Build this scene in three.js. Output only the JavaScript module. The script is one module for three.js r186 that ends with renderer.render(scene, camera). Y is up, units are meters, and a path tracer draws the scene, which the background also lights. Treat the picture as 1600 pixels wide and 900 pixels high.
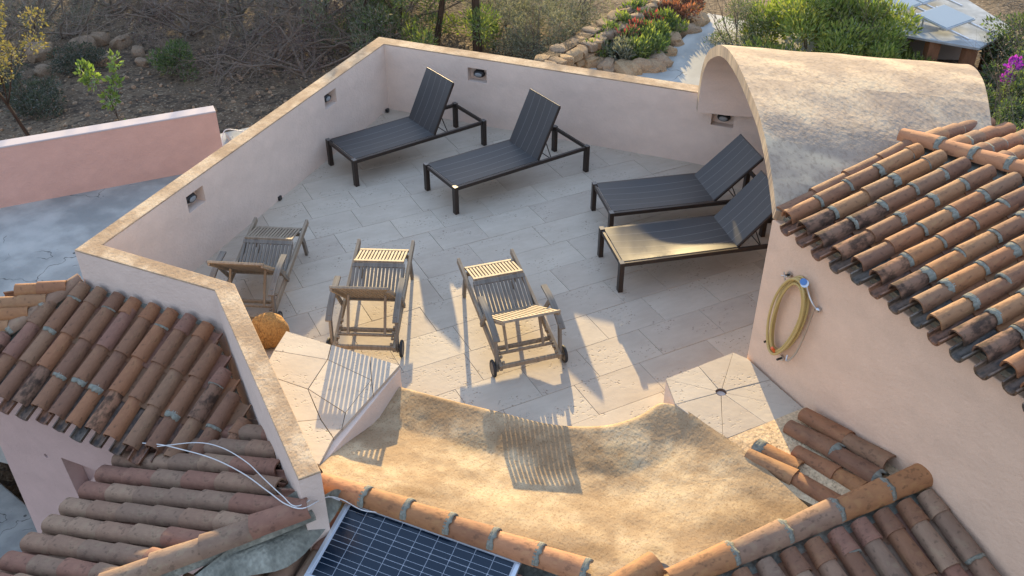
import * as THREE from 'three';
import { mergeGeometries, mergeVertices, toCreasedNormals } from 'three/addons/utils/BufferGeometryUtils.js';
import { RoundedBoxGeometry } from 'three/addons/geometries/RoundedBoxGeometry.js';
import { Brush, Evaluator, SUBTRACTION } from 'three-bvh-csg';

// ---------- camera, sky, sun, exposure ----------
const scene = new THREE.Scene();
const camera = new THREE.PerspectiveCamera(34.02, 16 / 9, 0.1, 3000);
camera.position.set(0, 5.651, 0);
camera.rotation.set(-34.929 * Math.PI / 180, 0, 0);
const renderer = new THREE.WebGLRenderer({ antialias: true });
renderer.toneMapping = THREE.LinearToneMapping;
renderer.toneMappingExposure = 3.0;
renderer.shadowMap.enabled = true;

const sunDir = new THREE.Vector3(-0.058, 0.236, -1).normalize();
// clear evening sky: pale towards the horizon, blue overhead, warmer and brighter round the low sun
{
  const w = 256, h = 128, d = new Float32Array(w * h * 4);
  for (let j = 0; j < h; j++) for (let i = 0; i < w; i++) {
    const el = ((j + 0.5) / h - 0.5) * Math.PI, az = ((i + 0.5) / w - 0.5) * 2 * Math.PI, c = Math.cos(el);
    const x = Math.cos(az) * c, y = Math.sin(el), z = Math.sin(az) * c, t = Math.pow(Math.max(0, y), 0.55);
    const m = x * sunDir.x + y * sunDir.y + z * sunDir.z, glow = 0.22 * Math.pow(Math.max(0, m), 6) + 0.5 * Math.pow(Math.max(0, m), 60);
    const hz = [0.49, 0.515, 0.56], ze = [0.168, 0.258, 0.43], gl = [1, 0.82, 0.58], k = (j * w + i) * 4;
    for (let q = 0; q < 3; q++) d[k + q] = y < -0.02 ? 0.12 : hz[q] + (ze[q] - hz[q]) * t + gl[q] * glow;
    d[k + 3] = 1;
  }
  const t = new THREE.DataTexture(d, w, h, THREE.RGBAFormat, THREE.FloatType);
  t.mapping = THREE.EquirectangularReflectionMapping; t.magFilter = THREE.LinearFilter; t.minFilter = THREE.LinearFilter; t.needsUpdate = true;
  scene.background = t; scene.environment = t;
}
const sun = new THREE.DirectionalLight(new THREE.Color(1.0, 0.74, 0.37), 3.5);
sun.position.copy(sunDir).multiplyScalar(60); sun.castShadow = true; sun.shadow.radius = 0.8;
sun.shadow.mapSize.set(4096, 4096);
Object.assign(sun.shadow.camera, { left: -16, right: 16, top: 16, bottom: -16, near: 1, far: 150 });
scene.add(sun);

// ---------- helpers ----------
function mulberry(a) { return () => { a |= 0; a = a + 0x6D2B79F5 | 0; let t = Math.imul(a ^ a >>> 15, 1 | a); t = t + Math.imul(t ^ t >>> 7, 61 | t) ^ t; return ((t ^ t >>> 14) >>> 0) / 4294967296; }; }
const V = (x, y, z) => new THREE.Vector3(x, y, z);
const used = new Map();
function numbered(n) { const k = used.get(n) || 0; used.set(n, k + 1); return k ? n + '_' + String(k).padStart(3, '0') : n; }
function shade(o) { o.traverse((m) => { if (m.isMesh) { m.castShadow = true; m.receiveShadow = true; } }); return o; }
function tag(o, label, category, group, kind) { Object.assign(o.userData, { label, category }); if (group) o.userData.group = group; if (kind) o.userData.kind = kind; return o; }
function thing(name, label, category, group) { const g = new THREE.Group(); g.name = numbered(name); tag(g, label, category, group); scene.add(g); return g; }
function part(name, geo, mat, parent) { const m = new THREE.Mesh(geo, mat); m.name = parent ? name : numbered(name); m.castShadow = m.receiveShadow = true; (parent || scene).add(m); return m; }
function struct(name, geo, mat, label, category) { const m = part(name, geo, mat); tag(m, label, category, null, 'structure'); return m; }
// uv in metres, by the way each face points
function boxUV(geo, s = 1) {
  const g = geo.index ? geo.toNonIndexed() : geo;
  const p = g.attributes.position, uv = new Float32Array(p.count * 2), a = V(), b = V(), c = V(), n = V();
  for (let i = 0; i < p.count; i += 3) {
    a.fromBufferAttribute(p, i); b.fromBufferAttribute(p, i + 1); c.fromBufferAttribute(p, i + 2);
    n.copy(b).sub(a).cross(c.clone().sub(a));
    const ax = Math.abs(n.x), ay = Math.abs(n.y), az = Math.abs(n.z);
    [a, b, c].forEach((q, k) => {
      let u, v;
      if (ay >= ax && ay >= az) { u = q.x; v = q.z; } else if (ax >= az) { u = q.z; v = q.y; } else { u = q.x; v = q.y; }
      uv[(i + k) * 2] = u / s; uv[(i + k) * 2 + 1] = v / s;
    });
  }
  g.setAttribute('uv', new THREE.BufferAttribute(uv, 2));
  return g;
}
// prism over a plan polygon [[x,z],...]
function ext(pts, y0, y1, bev = 0.012, uvs = 1) {
  const sh = new THREE.Shape(pts.map(([x, z]) => new THREE.Vector2(x, -z)));
  const g = new THREE.ExtrudeGeometry(sh, bev ? { depth: y1 - y0 - 2 * bev, bevelEnabled: true, bevelThickness: bev, bevelSize: bev, bevelOffset: -bev, bevelSegments: 2 } : { depth: y1 - y0, bevelEnabled: false });
  g.rotateX(-Math.PI / 2); g.translate(0, y0 + (bev || 0), 0);
  return boxUV(g, uvs);
}
// square timber / bar between two points
function beam(p, q, w, h, up = V(0, 1, 0), r = 0.004) {
  const d = q.clone().sub(p), L = d.length(); d.normalize();
  const x = up.clone().cross(d).normalize(), y = d.clone().cross(x);
  const g = r ? new RoundedBoxGeometry(w, h, L, 1, r) : new THREE.BoxGeometry(w, h, L);
  g.applyMatrix4(new THREE.Matrix4().makeBasis(x, y, d).setPosition(p.clone().add(q).multiplyScalar(0.5)));
  return g;
}
function merge(list) { return mergeGeometries(list.map((g) => { const n = g.index ? g.toNonIndexed() : g; for (const k of Object.keys(n.attributes)) if (!['position', 'normal', 'uv'].includes(k)) n.deleteAttribute(k); return n; })); }
// two-sided sheet of real thickness from f(u,v)
function sheet(f, nu, nv, th) {
  const P = [], U = [], I = [];
  const e = 1e-3, pt = (u, v) => f(u, v);
  for (const side of [1, -1]) for (let j = 0; j <= nv; j++) for (let i = 0; i <= nu; i++) {
    const u = i / nu, v = j / nv, p = pt(u, v);
    const du = pt(Math.min(1, u + e), v).sub(pt(Math.max(0, u - e), v)), dv = pt(u, Math.min(1, v + e)).sub(pt(u, Math.max(0, v - e)));
    const n = du.cross(dv).normalize();
    p.addScaledVector(n, side * th / 2); P.push(p.x, p.y, p.z); U.push(u, v);
  }
  const N = (nu + 1) * (nv + 1), id = (s, i, j) => s * N + j * (nu + 1) + i;
  for (let j = 0; j < nv; j++) for (let i = 0; i < nu; i++) {
    I.push(id(0, i, j), id(0, i + 1, j), id(0, i + 1, j + 1), id(0, i, j), id(0, i + 1, j + 1), id(0, i, j + 1));
    I.push(id(1, i, j), id(1, i + 1, j + 1), id(1, i + 1, j), id(1, i, j), id(1, i, j + 1), id(1, i + 1, j + 1));
  }
  const rim = (a, b, c, d) => I.push(a, b, c, a, c, d);
  for (let i = 0; i < nu; i++) { rim(id(0, i, 0), id(1, i, 0), id(1, i + 1, 0), id(0, i + 1, 0)); rim(id(0, i + 1, nv), id(1, i + 1, nv), id(1, i, nv), id(0, i, nv)); }
  for (let j = 0; j < nv; j++) { rim(id(0, 0, j + 1), id(1, 0, j + 1), id(1, 0, j), id(0, 0, j)); rim(id(0, nu, j), id(1, nu, j), id(1, nu, j + 1), id(0, nu, j + 1)); }
  const g = new THREE.BufferGeometry();
  g.setAttribute('position', new THREE.Float32BufferAttribute(P, 3)); g.setAttribute('uv', new THREE.Float32BufferAttribute(U, 2)); g.setIndex(I);
  return toCreasedNormals(g, 0.7);
}
// ---------- noise and textures ----------
const PERM = (() => { const r = mulberry(7), p = [...Array(256).keys()]; for (let i = 255; i > 0; i--) { const j = Math.floor(r() * (i + 1)); [p[i], p[j]] = [p[j], p[i]]; } return p; })();
const hash = (x, y) => PERM[(PERM[x & 255] + y) & 255] / 255;
function vnoise(x, y, per) {
  const xi = Math.floor(x), yi = Math.floor(y), fx = x - xi, fy = y - yi, u = fx * fx * (3 - 2 * fx), v = fy * fy * (3 - 2 * fy);
  const m = (k) => ((k % per) + per) % per;
  const a = hash(m(xi), m(yi)), b = hash(m(xi + 1), m(yi)), c = hash(m(xi), m(yi + 1)), d = hash(m(xi + 1), m(yi + 1));
  return a + (b - a) * u + (c - a) * v + (a - b - c + d) * u * v;
}
function fbm(x, y, per, oct = 4) { let s = 0, a = 0.5, n = 0; for (let k = 0; k < oct; k++) { s += a * vnoise(x + k * 17, y + k * 31, per); n += a; x *= 2; y *= 2; per *= 2; a *= 0.5; } return s / n; }
function tex(size, fn, srgb = true, rep = 1) {
  const d = new Uint8Array(size * size * 4);
  for (let j = 0; j < size; j++) for (let i = 0; i < size; i++) {
    const c = fn(i / size, j / size, i, j), k = (j * size + i) * 4;
    for (let q = 0; q < 3; q++) d[k + q] = Math.max(0, Math.min(255, Math.round((c.length ? c[q] : c) * 255)));
    d[k + 3] = 255;
  }
  const t = new THREE.DataTexture(d, size, size); t.wrapS = t.wrapT = THREE.RepeatWrapping; t.magFilter = THREE.LinearFilter; t.minFilter = THREE.LinearMipmapLinearFilter; t.generateMipmaps = true;
  if (srgb) t.colorSpace = THREE.SRGBColorSpace; t.repeat.set(rep, rep); t.needsUpdate = true; return t;
}
const lerp = (a, b, t) => a + (b - a) * t, clamp = (x, a = 0, b = 1) => Math.max(a, Math.min(b, x)), sstep = (a, b, x) => { const t = clamp((x - a) / (b - a)); return t * t * (3 - 2 * t); };
const mix3 = (a, b, t) => [lerp(a[0], b[0], t), lerp(a[1], b[1], t), lerp(a[2], b[2], t)];
const lin = (r, g, b) => new THREE.Color().setRGB(r, g, b);
function mat(o) { return new THREE.MeshStandardMaterial({ roughness: 0.9, metalness: 0, ...o }); }
// ---------- materials ----------
const T = {};
T.stucco = tex(512, (u, v, i, j) => { const n = fbm(u * 8, v * 8, 8, 4), g = hash(i, j), b = fbm(u * 3, v * 3, 3, 3); return clamp(0.92 + (n - 0.5) * 0.055 + (g - 0.5) * 0.08 + (b - 0.5) * 0.03); });
T.stuccoBump = tex(512, (u, v, i, j) => clamp(0.5 + (fbm(u * 40, v * 40, 40, 3) - 0.5) * 0.9 + (hash(i, j) - 0.5) * 0.2), false);
// trowelled lime render, weathered: pale ground with scratchy grey-brown grain
T.rough = tex(768, (u, v, i, j) => {
  const big = fbm(u * 4, v * 4, 4, 4), mid = fbm(u * 14, v * 9, 14, 4), fine = fbm(u * 90 + 3, v * 70, 90, 2), fl = fbm(u * 48, v * 30, 48, 3);
  let c = mix3([0.86, 0.77, 0.66], [0.97, 0.92, 0.82], big);
  const scr = sstep(0.5, 0.75, fbm(u * 110, v * 60, 110, 3)) * sstep(0.4, 0.65, mid + (big - 0.5) * 0.6);
  c = mix3(c, [0.62, 0.54, 0.46], scr * 0.6 + sstep(0.45, 0.75, mid) * 0.12);
  const k = 1 + (fine - 0.5) * 0.28; return [c[0] * k, c[1] * k, c[2] * k];
});
T.vault = tex(768, (u, v, i, j) => {
  const big = fbm(u * 5 + 2, v * 4, 5, 4), st = fbm(u * 22, v * 8, 22, 4), sc = fbm(u * 80, v * 36, 80, 3), fine = hash(i, j);
  let c = mix3([0.80, 0.76, 0.72], [1, 0.95, 0.86], sstep(0.3, 0.68, big)); c = mix3(c, [0.66, 0.63, 0.60], sstep(0.44, 0.72, st * 0.55 + sc * 0.45) * sstep(0.7, 0.3, big) * 0.32); c = mix3(c, [0.68, 0.62, 0.55], sstep(0.5, 0.75, sc) * 0.3);
  const k = 0.96 + fine * 0.08; return c.map((x) => x * k);
});
T.apron = tex(768, (u, v, i, j) => {
  const big = fbm(u * 4, v * 4, 4, 4), mid = fbm(u * 16, v * 12, 16, 3), gr = fbm(u * 130, v * 100, 130, 2);
  let c = mix3([0.80, 0.73, 0.64], [1, 0.96, 0.88], sstep(0.28, 0.7, big * 0.7 + mid * 0.3)); c = mix3(c, [0.58, 0.48, 0.36], sstep(0.56, 0.8, gr) * 0.32);
  const k = 0.95 + hash(i, j) * 0.1; return c.map((x) => x * k);
});
T.roughBump = tex(512, (u, v, i, j) => clamp(0.5 + (fbm(u * 60, v * 44, 60, 3) - 0.5) * 1.0 + (fbm(u * 18, v * 12, 18, 2) - 0.5) * 0.4), false);
T.trav = tex(768, (u, v, i, j) => {
  const b = fbm(u * 5, v * 7, 5, 4), s = fbm(u * 12, v * 40, 12, 3), pit = fbm(u * 60, v * 90, 60, 2), pz = fbm(u * 7, v * 7, 7, 2);
  let c = mix3([0.84, 0.80, 0.74], [0.97, 0.94, 0.88], clamp(b * 0.7 + s * 0.3));
  const p = sstep(0.72, 0.84, pit) * sstep(0.5, 0.66, pz); c = mix3(c, [0.50, 0.44, 0.38], p * 0.55);
  const k = 1 + (hash(i, j) - 0.5) * 0.06; return c.map((x) => x * k);
});
T.travBump = tex(512, (u, v) => { const pit = fbm(u * 60, v * 90, 60, 2), pz = fbm(u * 7, v * 7, 7, 2); return clamp(0.75 + (fbm(u * 25, v * 25, 25, 3) - 0.5) * 0.35 - sstep(0.68, 0.8, pit) * sstep(0.45, 0.6, pz) * 0.6); }, false);
T.clay = tex(512, (u, v, i, j) => {
  const b = fbm(u * 4, v * 4, 4, 4), m = fbm(u * 16, v * 10, 16, 3), l = fbm(u * 9 + 5, v * 9, 9, 4);
  let c = mix3([0.78, 0.74, 0.72], [1, 0.97, 0.93], b * 0.6 + m * 0.4);
  c = mix3(c, [0.92, 0.93, 0.88], sstep(0.58, 0.72, l) * 0.55); c = mix3(c, [0.36, 0.34, 0.32], sstep(0.62, 0.8, fbm(u * 14, v * 14, 14, 4)) * 0.3);
  const k = 1 + (hash(i, j) - 0.5) * 0.1; return c.map((x) => x * k);
});
T.lichen = tex(512, (u, v, i, j) => { const a = fbm(u * 7, v * 7, 7, 5), b = fbm(u * 26, v * 26, 26, 3); let c = mix3([0.9, 0.82, 0.74], [0.36, 0.32, 0.28], sstep(0.35, 0.72, a * 0.75 + b * 0.25) * 0.85); c = mix3(c, [0.66, 0.66, 0.55], sstep(0.6, 0.75, b) * 0.45); return c; });
T.clayBump = tex(512, (u, v) => clamp(0.5 + (fbm(u * 20, v * 8, 20, 4) - 0.5) * 0.9), false);
T.wood = tex(512, (u, v, i, j) => { const g = fbm(u * 50, v * 3, 50, 3), b = fbm(u * 6, v * 3, 6, 3); const c = mix3([0.66, 0.60, 0.54], [1, 0.95, 0.87], clamp(g * 0.7 + b * 0.35)); const k = 1 + (hash(i, j) - 0.5) * 0.06; return c.map((x) => x * k); });
T.concrete = tex(640, (u, v, i, j) => {
  const b = fbm(u * 4, v * 4, 4, 5), s = fbm(u * 9, v * 9, 9, 4);
  let c = mix3([0.74, 0.75, 0.74], [0.95, 0.95, 0.93], sstep(0.25, 0.7, b * 0.6 + s * 0.4));
  const cr = Math.abs(fbm(u * 3 + 9, v * 3, 3, 5) - 0.5); c = mix3(c, [0.25, 0.24, 0.23], (1 - sstep(0.0, 0.006, cr)) * sstep(0.5, 0.6, fbm(u * 5, v * 5 + 3, 5, 2)) * 0.8);
  const k = 1 + (hash(i, j) - 0.5) * 0.06; return c.map((x) => x * k);
});
T.soil = tex(640, (u, v, i, j) => {
  const b = fbm(u * 5, v * 5, 5, 5), f = fbm(u * 60, v * 60, 60, 3), l = fbm(u * 24, v * 24, 24, 3);
  let c = mix3([0.36, 0.30, 0.24], [0.62, 0.55, 0.46], b); c = mix3(c, [0.80, 0.76, 0.68], sstep(0.62, 0.75, f) * 0.7); c = mix3(c, [0.20, 0.17, 0.13], sstep(0.55, 0.7, l) * 0.6);
  return c;
});
T.soilBump = tex(512, (u, v) => fbm(u * 40, v * 40, 40, 4), false);
T.mortar = tex(512, (u, v, i, j) => { const b = fbm(u * 8, v * 8, 8, 4), g = fbm(u * 40, v * 40, 40, 2); const c = mix3([0.58, 0.60, 0.57], [0.93, 0.95, 0.91], b); const k = 1 + (g - 0.5) * 0.3; return c.map((x) => x * k); });
T.bark = tex(256, (u, v) => { const g = fbm(u * 20, v * 5, 20, 3); return mix3([0.45, 0.40, 0.36], [0.95, 0.9, 0.84], g); });
T.sling = tex(512, (u, v, i, j) => {
  const w = 0.86 + 0.14 * (((i >> 1) + (j >> 1)) % 2) + (hash(i, j) - 0.5) * 0.1; let k = w;
  for (const s of [0.2, 0.4, 0.6, 0.8]) if (Math.abs(u - s) < 0.004) k = 1.9 * w;
  return [0.5 * k, 0.5 * k, 0.51 * k];
});
const M = {
  wall: mat({ color: lin(0.82, 0.665, 0.55), map: T.stucco, bumpMap: T.stuccoBump, bumpScale: 0.004, roughness: 0.95 }),
  house: mat({ color: lin(0.86, 0.61, 0.43), map: T.stucco, bumpMap: T.stuccoBump, bumpScale: 0.004, roughness: 0.95 }),
  coping: mat({ color: lin(0.57, 0.47, 0.37), map: T.apron, bumpMap: T.roughBump, bumpScale: 0.004, roughness: 0.95 }),
  vault: mat({ color: lin(0.54, 0.465, 0.385), map: T.vault, bumpMap: T.roughBump, bumpScale: 0.006, roughness: 0.95 }),
  gable: mat({ color: lin(0.66, 0.47, 0.41), map: T.stucco, bumpMap: T.stuccoBump, bumpScale: 0.004, roughness: 0.95 }),
  pinkWall: mat({ color: lin(0.74, 0.44, 0.35), map: T.stucco, bumpMap: T.stuccoBump, bumpScale: 0.004, roughness: 0.95 }),
  rough: mat({ color: lin(0.72, 0.635, 0.51), map: T.rough, bumpMap: T.roughBump, bumpScale: 0.005, roughness: 0.95 }),
  trav: [0, 1, 2, 3].map((k) => mat({ color: lin(0.62 - k * 0.02, 0.575 - k * 0.022, 0.52 - k * 0.02), map: T.trav, bumpMap: T.travBump, bumpScale: 0.004, roughness: 0.75 })),
  joint: mat({ color: lin(0.45, 0.41, 0.36), map: T.stucco }),
  clay: [[0.36, 0.17, 0.08], [0.29, 0.15, 0.08], [0.40, 0.22, 0.105], [0.30, 0.175, 0.10], [0.25, 0.13, 0.075], [0.42, 0.205, 0.085]].map((c) => mat({ color: lin(...c), map: T.clay, bumpMap: T.clayBump, bumpScale: 0.003, roughness: 0.78 })),
  paleClay: [[0.33, 0.215, 0.145], [0.29, 0.20, 0.14], [0.36, 0.25, 0.17], [0.31, 0.165, 0.115]].map((c) => mat({ color: lin(...c), map: T.clay, bumpMap: T.clayBump, bumpScale: 0.003, roughness: 0.85 })),
  oldClay: [[0.36, 0.22, 0.15], [0.27, 0.18, 0.135]].map((c) => mat({ color: lin(...c), map: T.lichen, bumpMap: T.clayBump, bumpScale: 0.004, roughness: 0.9 })),
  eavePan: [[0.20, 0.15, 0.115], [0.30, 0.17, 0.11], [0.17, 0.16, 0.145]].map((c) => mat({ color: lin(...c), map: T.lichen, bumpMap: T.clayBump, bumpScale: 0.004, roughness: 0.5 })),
  ridgeClay: mat({ color: lin(0.52, 0.25, 0.12), map: T.clay, bumpMap: T.clayBump, bumpScale: 0.003, roughness: 0.75 }),
  mortar: mat({ color: lin(0.44, 0.415, 0.37), map: T.mortar, bumpMap: T.stuccoBump, bumpScale: 0.008, roughness: 0.95 }),
  teak: mat({ color: lin(0.385, 0.345, 0.29), map: T.wood, roughness: 0.72 }),
  teakShaded: mat({ color: lin(0.27, 0.268, 0.262), map: T.wood, roughness: 0.75 }),  // greyer teak: shade on seat, arms and legs put into the colour
  bronze: mat({ color: lin(0.035, 0.024, 0.018), roughness: 0.42, metalness: 0.25 }),
  cap: mat({ color: lin(0.10, 0.09, 0.08), roughness: 0.3 }),
  sling: mat({ color: lin(0.20, 0.192, 0.18), map: T.sling, roughness: 0.5 }),
  rubber: mat({ color: lin(0.02, 0.02, 0.02), roughness: 0.7 }),
  steel: mat({ color: lin(0.55, 0.55, 0.56), roughness: 0.3, metalness: 1 }),
  black: mat({ color: lin(0.02, 0.02, 0.021), roughness: 0.35 }),
  lens: mat({ color: lin(0.25, 0.26, 0.26), roughness: 0.15 }),
  concrete: mat({ color: lin(0.50, 0.49, 0.46), map: T.concrete, bumpMap: T.stuccoBump, bumpScale: 0.004, roughness: 0.9 }),
  path: mat({ color: lin(0.52, 0.51, 0.48), map: T.concrete, roughness: 0.85 }),
  soil: mat({ color: lin(0.55, 0.50, 0.43), map: T.soil, bumpMap: T.soilBump, bumpScale: 0.03, roughness: 1 }),
  stone: [[0.46, 0.36, 0.27], [0.42, 0.35, 0.29], [0.50, 0.40, 0.29], [0.36, 0.31, 0.27]].map((c) => mat({ color: lin(...c), map: T.rough, bumpMap: T.roughBump, bumpScale: 0.02, roughness: 0.95 })),
  ochre: mat({ color: lin(0.50, 0.30, 0.11), map: T.rough, bumpMap: T.roughBump, bumpScale: 0.01, roughness: 0.95 }),
  hose: mat({ color: lin(0.50, 0.36, 0.13), roughness: 0.4 }),
  greyHose: mat({ color: lin(0.30, 0.29, 0.27), roughness: 0.4 }),
  orange: mat({ color: lin(0.75, 0.12, 0.02), roughness: 0.4 }),
  blue: mat({ color: lin(0.08, 0.20, 0.45), roughness: 0.3 }),
  cable: mat({ color: lin(0.62, 0.62, 0.60), roughness: 0.5 }),
  cell: mat({ color: lin(0.004, 0.012, 0.024), roughness: 0.22 }),
  silver: mat({ color: lin(0.62, 0.64, 0.66), roughness: 0.35, metalness: 0.6 }),
  bark: mat({ color: lin(0.13, 0.095, 0.07), map: T.bark, roughness: 1 }),
  deadwood: mat({ color: lin(0.42, 0.385, 0.345), map: T.bark, roughness: 1 }),
  leaf: new THREE.MeshStandardMaterial({ color: 0xffffff, vertexColors: true, roughness: 0.75, side: THREE.DoubleSide }),
};

// ---------- terrace: slabbed floor ----------
const U = [0.891, -0.454], W_ = [0.454, 0.891];
function clipPoly(poly, a, b) { // keep the left side of a->b (plan, x/z)
  const out = [], s = ([x, z]) => (b[0] - a[0]) * (z - a[1]) - (b[1] - a[1]) * (x - a[0]);
  for (let i = 0; i < poly.length; i++) {
    const p = poly[i], q = poly[(i + 1) % poly.length], sp = s(p), sq = s(q);
    if (sp >= 0) out.push(p);
    if (sp * sq < 0) { const t = sp / (sp - sq); out.push([p[0] + (q[0] - p[0]) * t, p[1] + (q[1] - p[1]) * t]); }
  }
  return out;
}
const floorEdge = [[-1.79, -12.66], [3.62, -10.44], [3.62, -5.4], [1.2, -5.0], [-1.3, -5.6], [-2.5, -6.72], [-3.88, -7.36]];
{
  const base = new THREE.Group(); base.name = 'terrace_floor'; scene.add(base);
  tag(base, 'pale travertine slab floor of the roof terrace', 'floor', null, 'structure');
  part('floor_bed', ext(floorEdge, -0.4, -0.012, 0, 1), M.joint, base);
  const r = mulberry(21);
  for (let row = -34; row < 8; row++) {
    const v0 = row * 0.44 + 0.15, v1 = v0 + 0.44; let u = -10 - r() * 0.7;
    while (u < 12) {
      const L = 0.46 + r() * 0.5, g = 0.0016;
      let poly = [[u + g, v0 + g], [u + L - g, v0 + g], [u + L - g, v1 - g], [u + g, v1 - g]].map(([a, b]) => [a * U[0] + b * W_[0], a * U[1] + b * W_[1]]);
      u += L;
      for (let k = 0; k < floorEdge.length && poly.length > 2; k++) poly = clipPoly(poly, floorEdge[k], floorEdge[(k + 1) % floorEdge.length]);
      if (poly.length < 3) continue;
      let ar = 0; poly.forEach((p, k) => { const q = poly[(k + 1) % poly.length]; ar += p[0] * q[1] - q[0] * p[1]; });
      if (Math.abs(ar) < 0.01) continue;
      const y = (r() - 0.5) * 0.003;
      const geo = ext(poly, -0.03, y, 0.002, 1); const du = r() * 3, dv = r() * 3, uv = geo.attributes.uv;
      for (let k = 0; k < uv.count; k++) { const a = uv.getX(k), b = uv.getY(k); uv.setXY(k, (a * U[0] + b * U[1]) * 0.8 + du, (a * W_[0] + b * W_[1]) * 0.8 + dv); }
      part('floor_slab', geo, M.trav[Math.floor(r() * 4)], base);
    }
  }
}
// ---------- parapet with lamp niches ----------
const ev = new Evaluator(); ev.useGroups = false;
function cut(geo, boxes) {
  let b = new Brush(geo); b.updateMatrixWorld();
  for (const [c, size, turn] of boxes) { const k = new Brush(new THREE.BoxGeometry(...size)); k.position.copy(c); k.rotation.y = turn; k.updateMatrixWorld(); b = ev.evaluate(b, k, SUBTRACTION); }
  return b.geometry;
}
const tL = Math.atan2(5.19, 2.06), tB = -Math.atan2(1.73, 4.22);   // turn of the side and rear wall lines
const niches = [[V(-2.316, 0.755, -11.223), tL], [V(-3.334, 0.745, -8.659), tL], [V(-0.471, 0.725, -12.067), tB], [V(2.62, 0.665, -10.80), tB]];
{
  const ring = [[-1.438, -4.455], [-2.579, -6.678], [-4.037, -7.32], [-1.872, -12.88], [3.72, -10.59], [3.62, -10.39], [-1.77, -12.6], [-3.815, -7.41], [-2.428, -6.772], [-1.30, -4.53]];
  const g = cut(ext(ring, -3.0, 0.953, 0, 1), niches.map(([c, t]) => [c, [0.28, 0.19, 0.22], t]));
  const w = thing('parapet_wall', 'pinkish rendered parapet wall around the roof terrace with four lamp niches', 'wall');
  part('wall_body', boxUV(g, 0.9), M.wall, w);
  part('coping', ext(ring, 0.953, 0.968, 0.006, 1.1), M.coping, w);
}
const lampLabels = ['black bulkhead lamp in the side wall niche close to the far corner', 'black bulkhead lamp in the side wall niche behind the slatted wooden chairs', 'black bulkhead lamp in the rear wall niche above two upright grey loungers', 'black bulkhead lamp in the rear wall niche beneath the vaulted canopy'];
niches.forEach(([c, t], k) => {
  const l = thing('bulkhead_lamp', lampLabels[k], 'wall lamp', 'lamps in the parapet niches');
  const out = k < 2 ? V(0.93, 0, 0.366) : V(-0.38, 0, 0.925);
  l.position.copy(c).addScaledVector(out, -0.075); l.rotation.y = Math.atan2(out.x, out.z);
  const b = new THREE.SphereGeometry(1, 16, 10); b.scale(0.085, 0.055, 0.05); part('lamp_body', b, M.black, l);
  const q = new THREE.SphereGeometry(1, 16, 8); q.scale(0.058, 0.032, 0.02); q.translate(0, -0.006, 0.038); part('lens', q, M.lens, l);
  part('back_plate', new RoundedBoxGeometry(0.12, 0.09, 0.03, 1, 0.008).translate(0, 0, -0.025), M.black, l);
  part('grille_bar', new THREE.TorusGeometry(0.05, 0.005, 6, 20).scale(1.2, 0.7, 1).translate(0, 0, 0.045), M.black, l);
});
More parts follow.
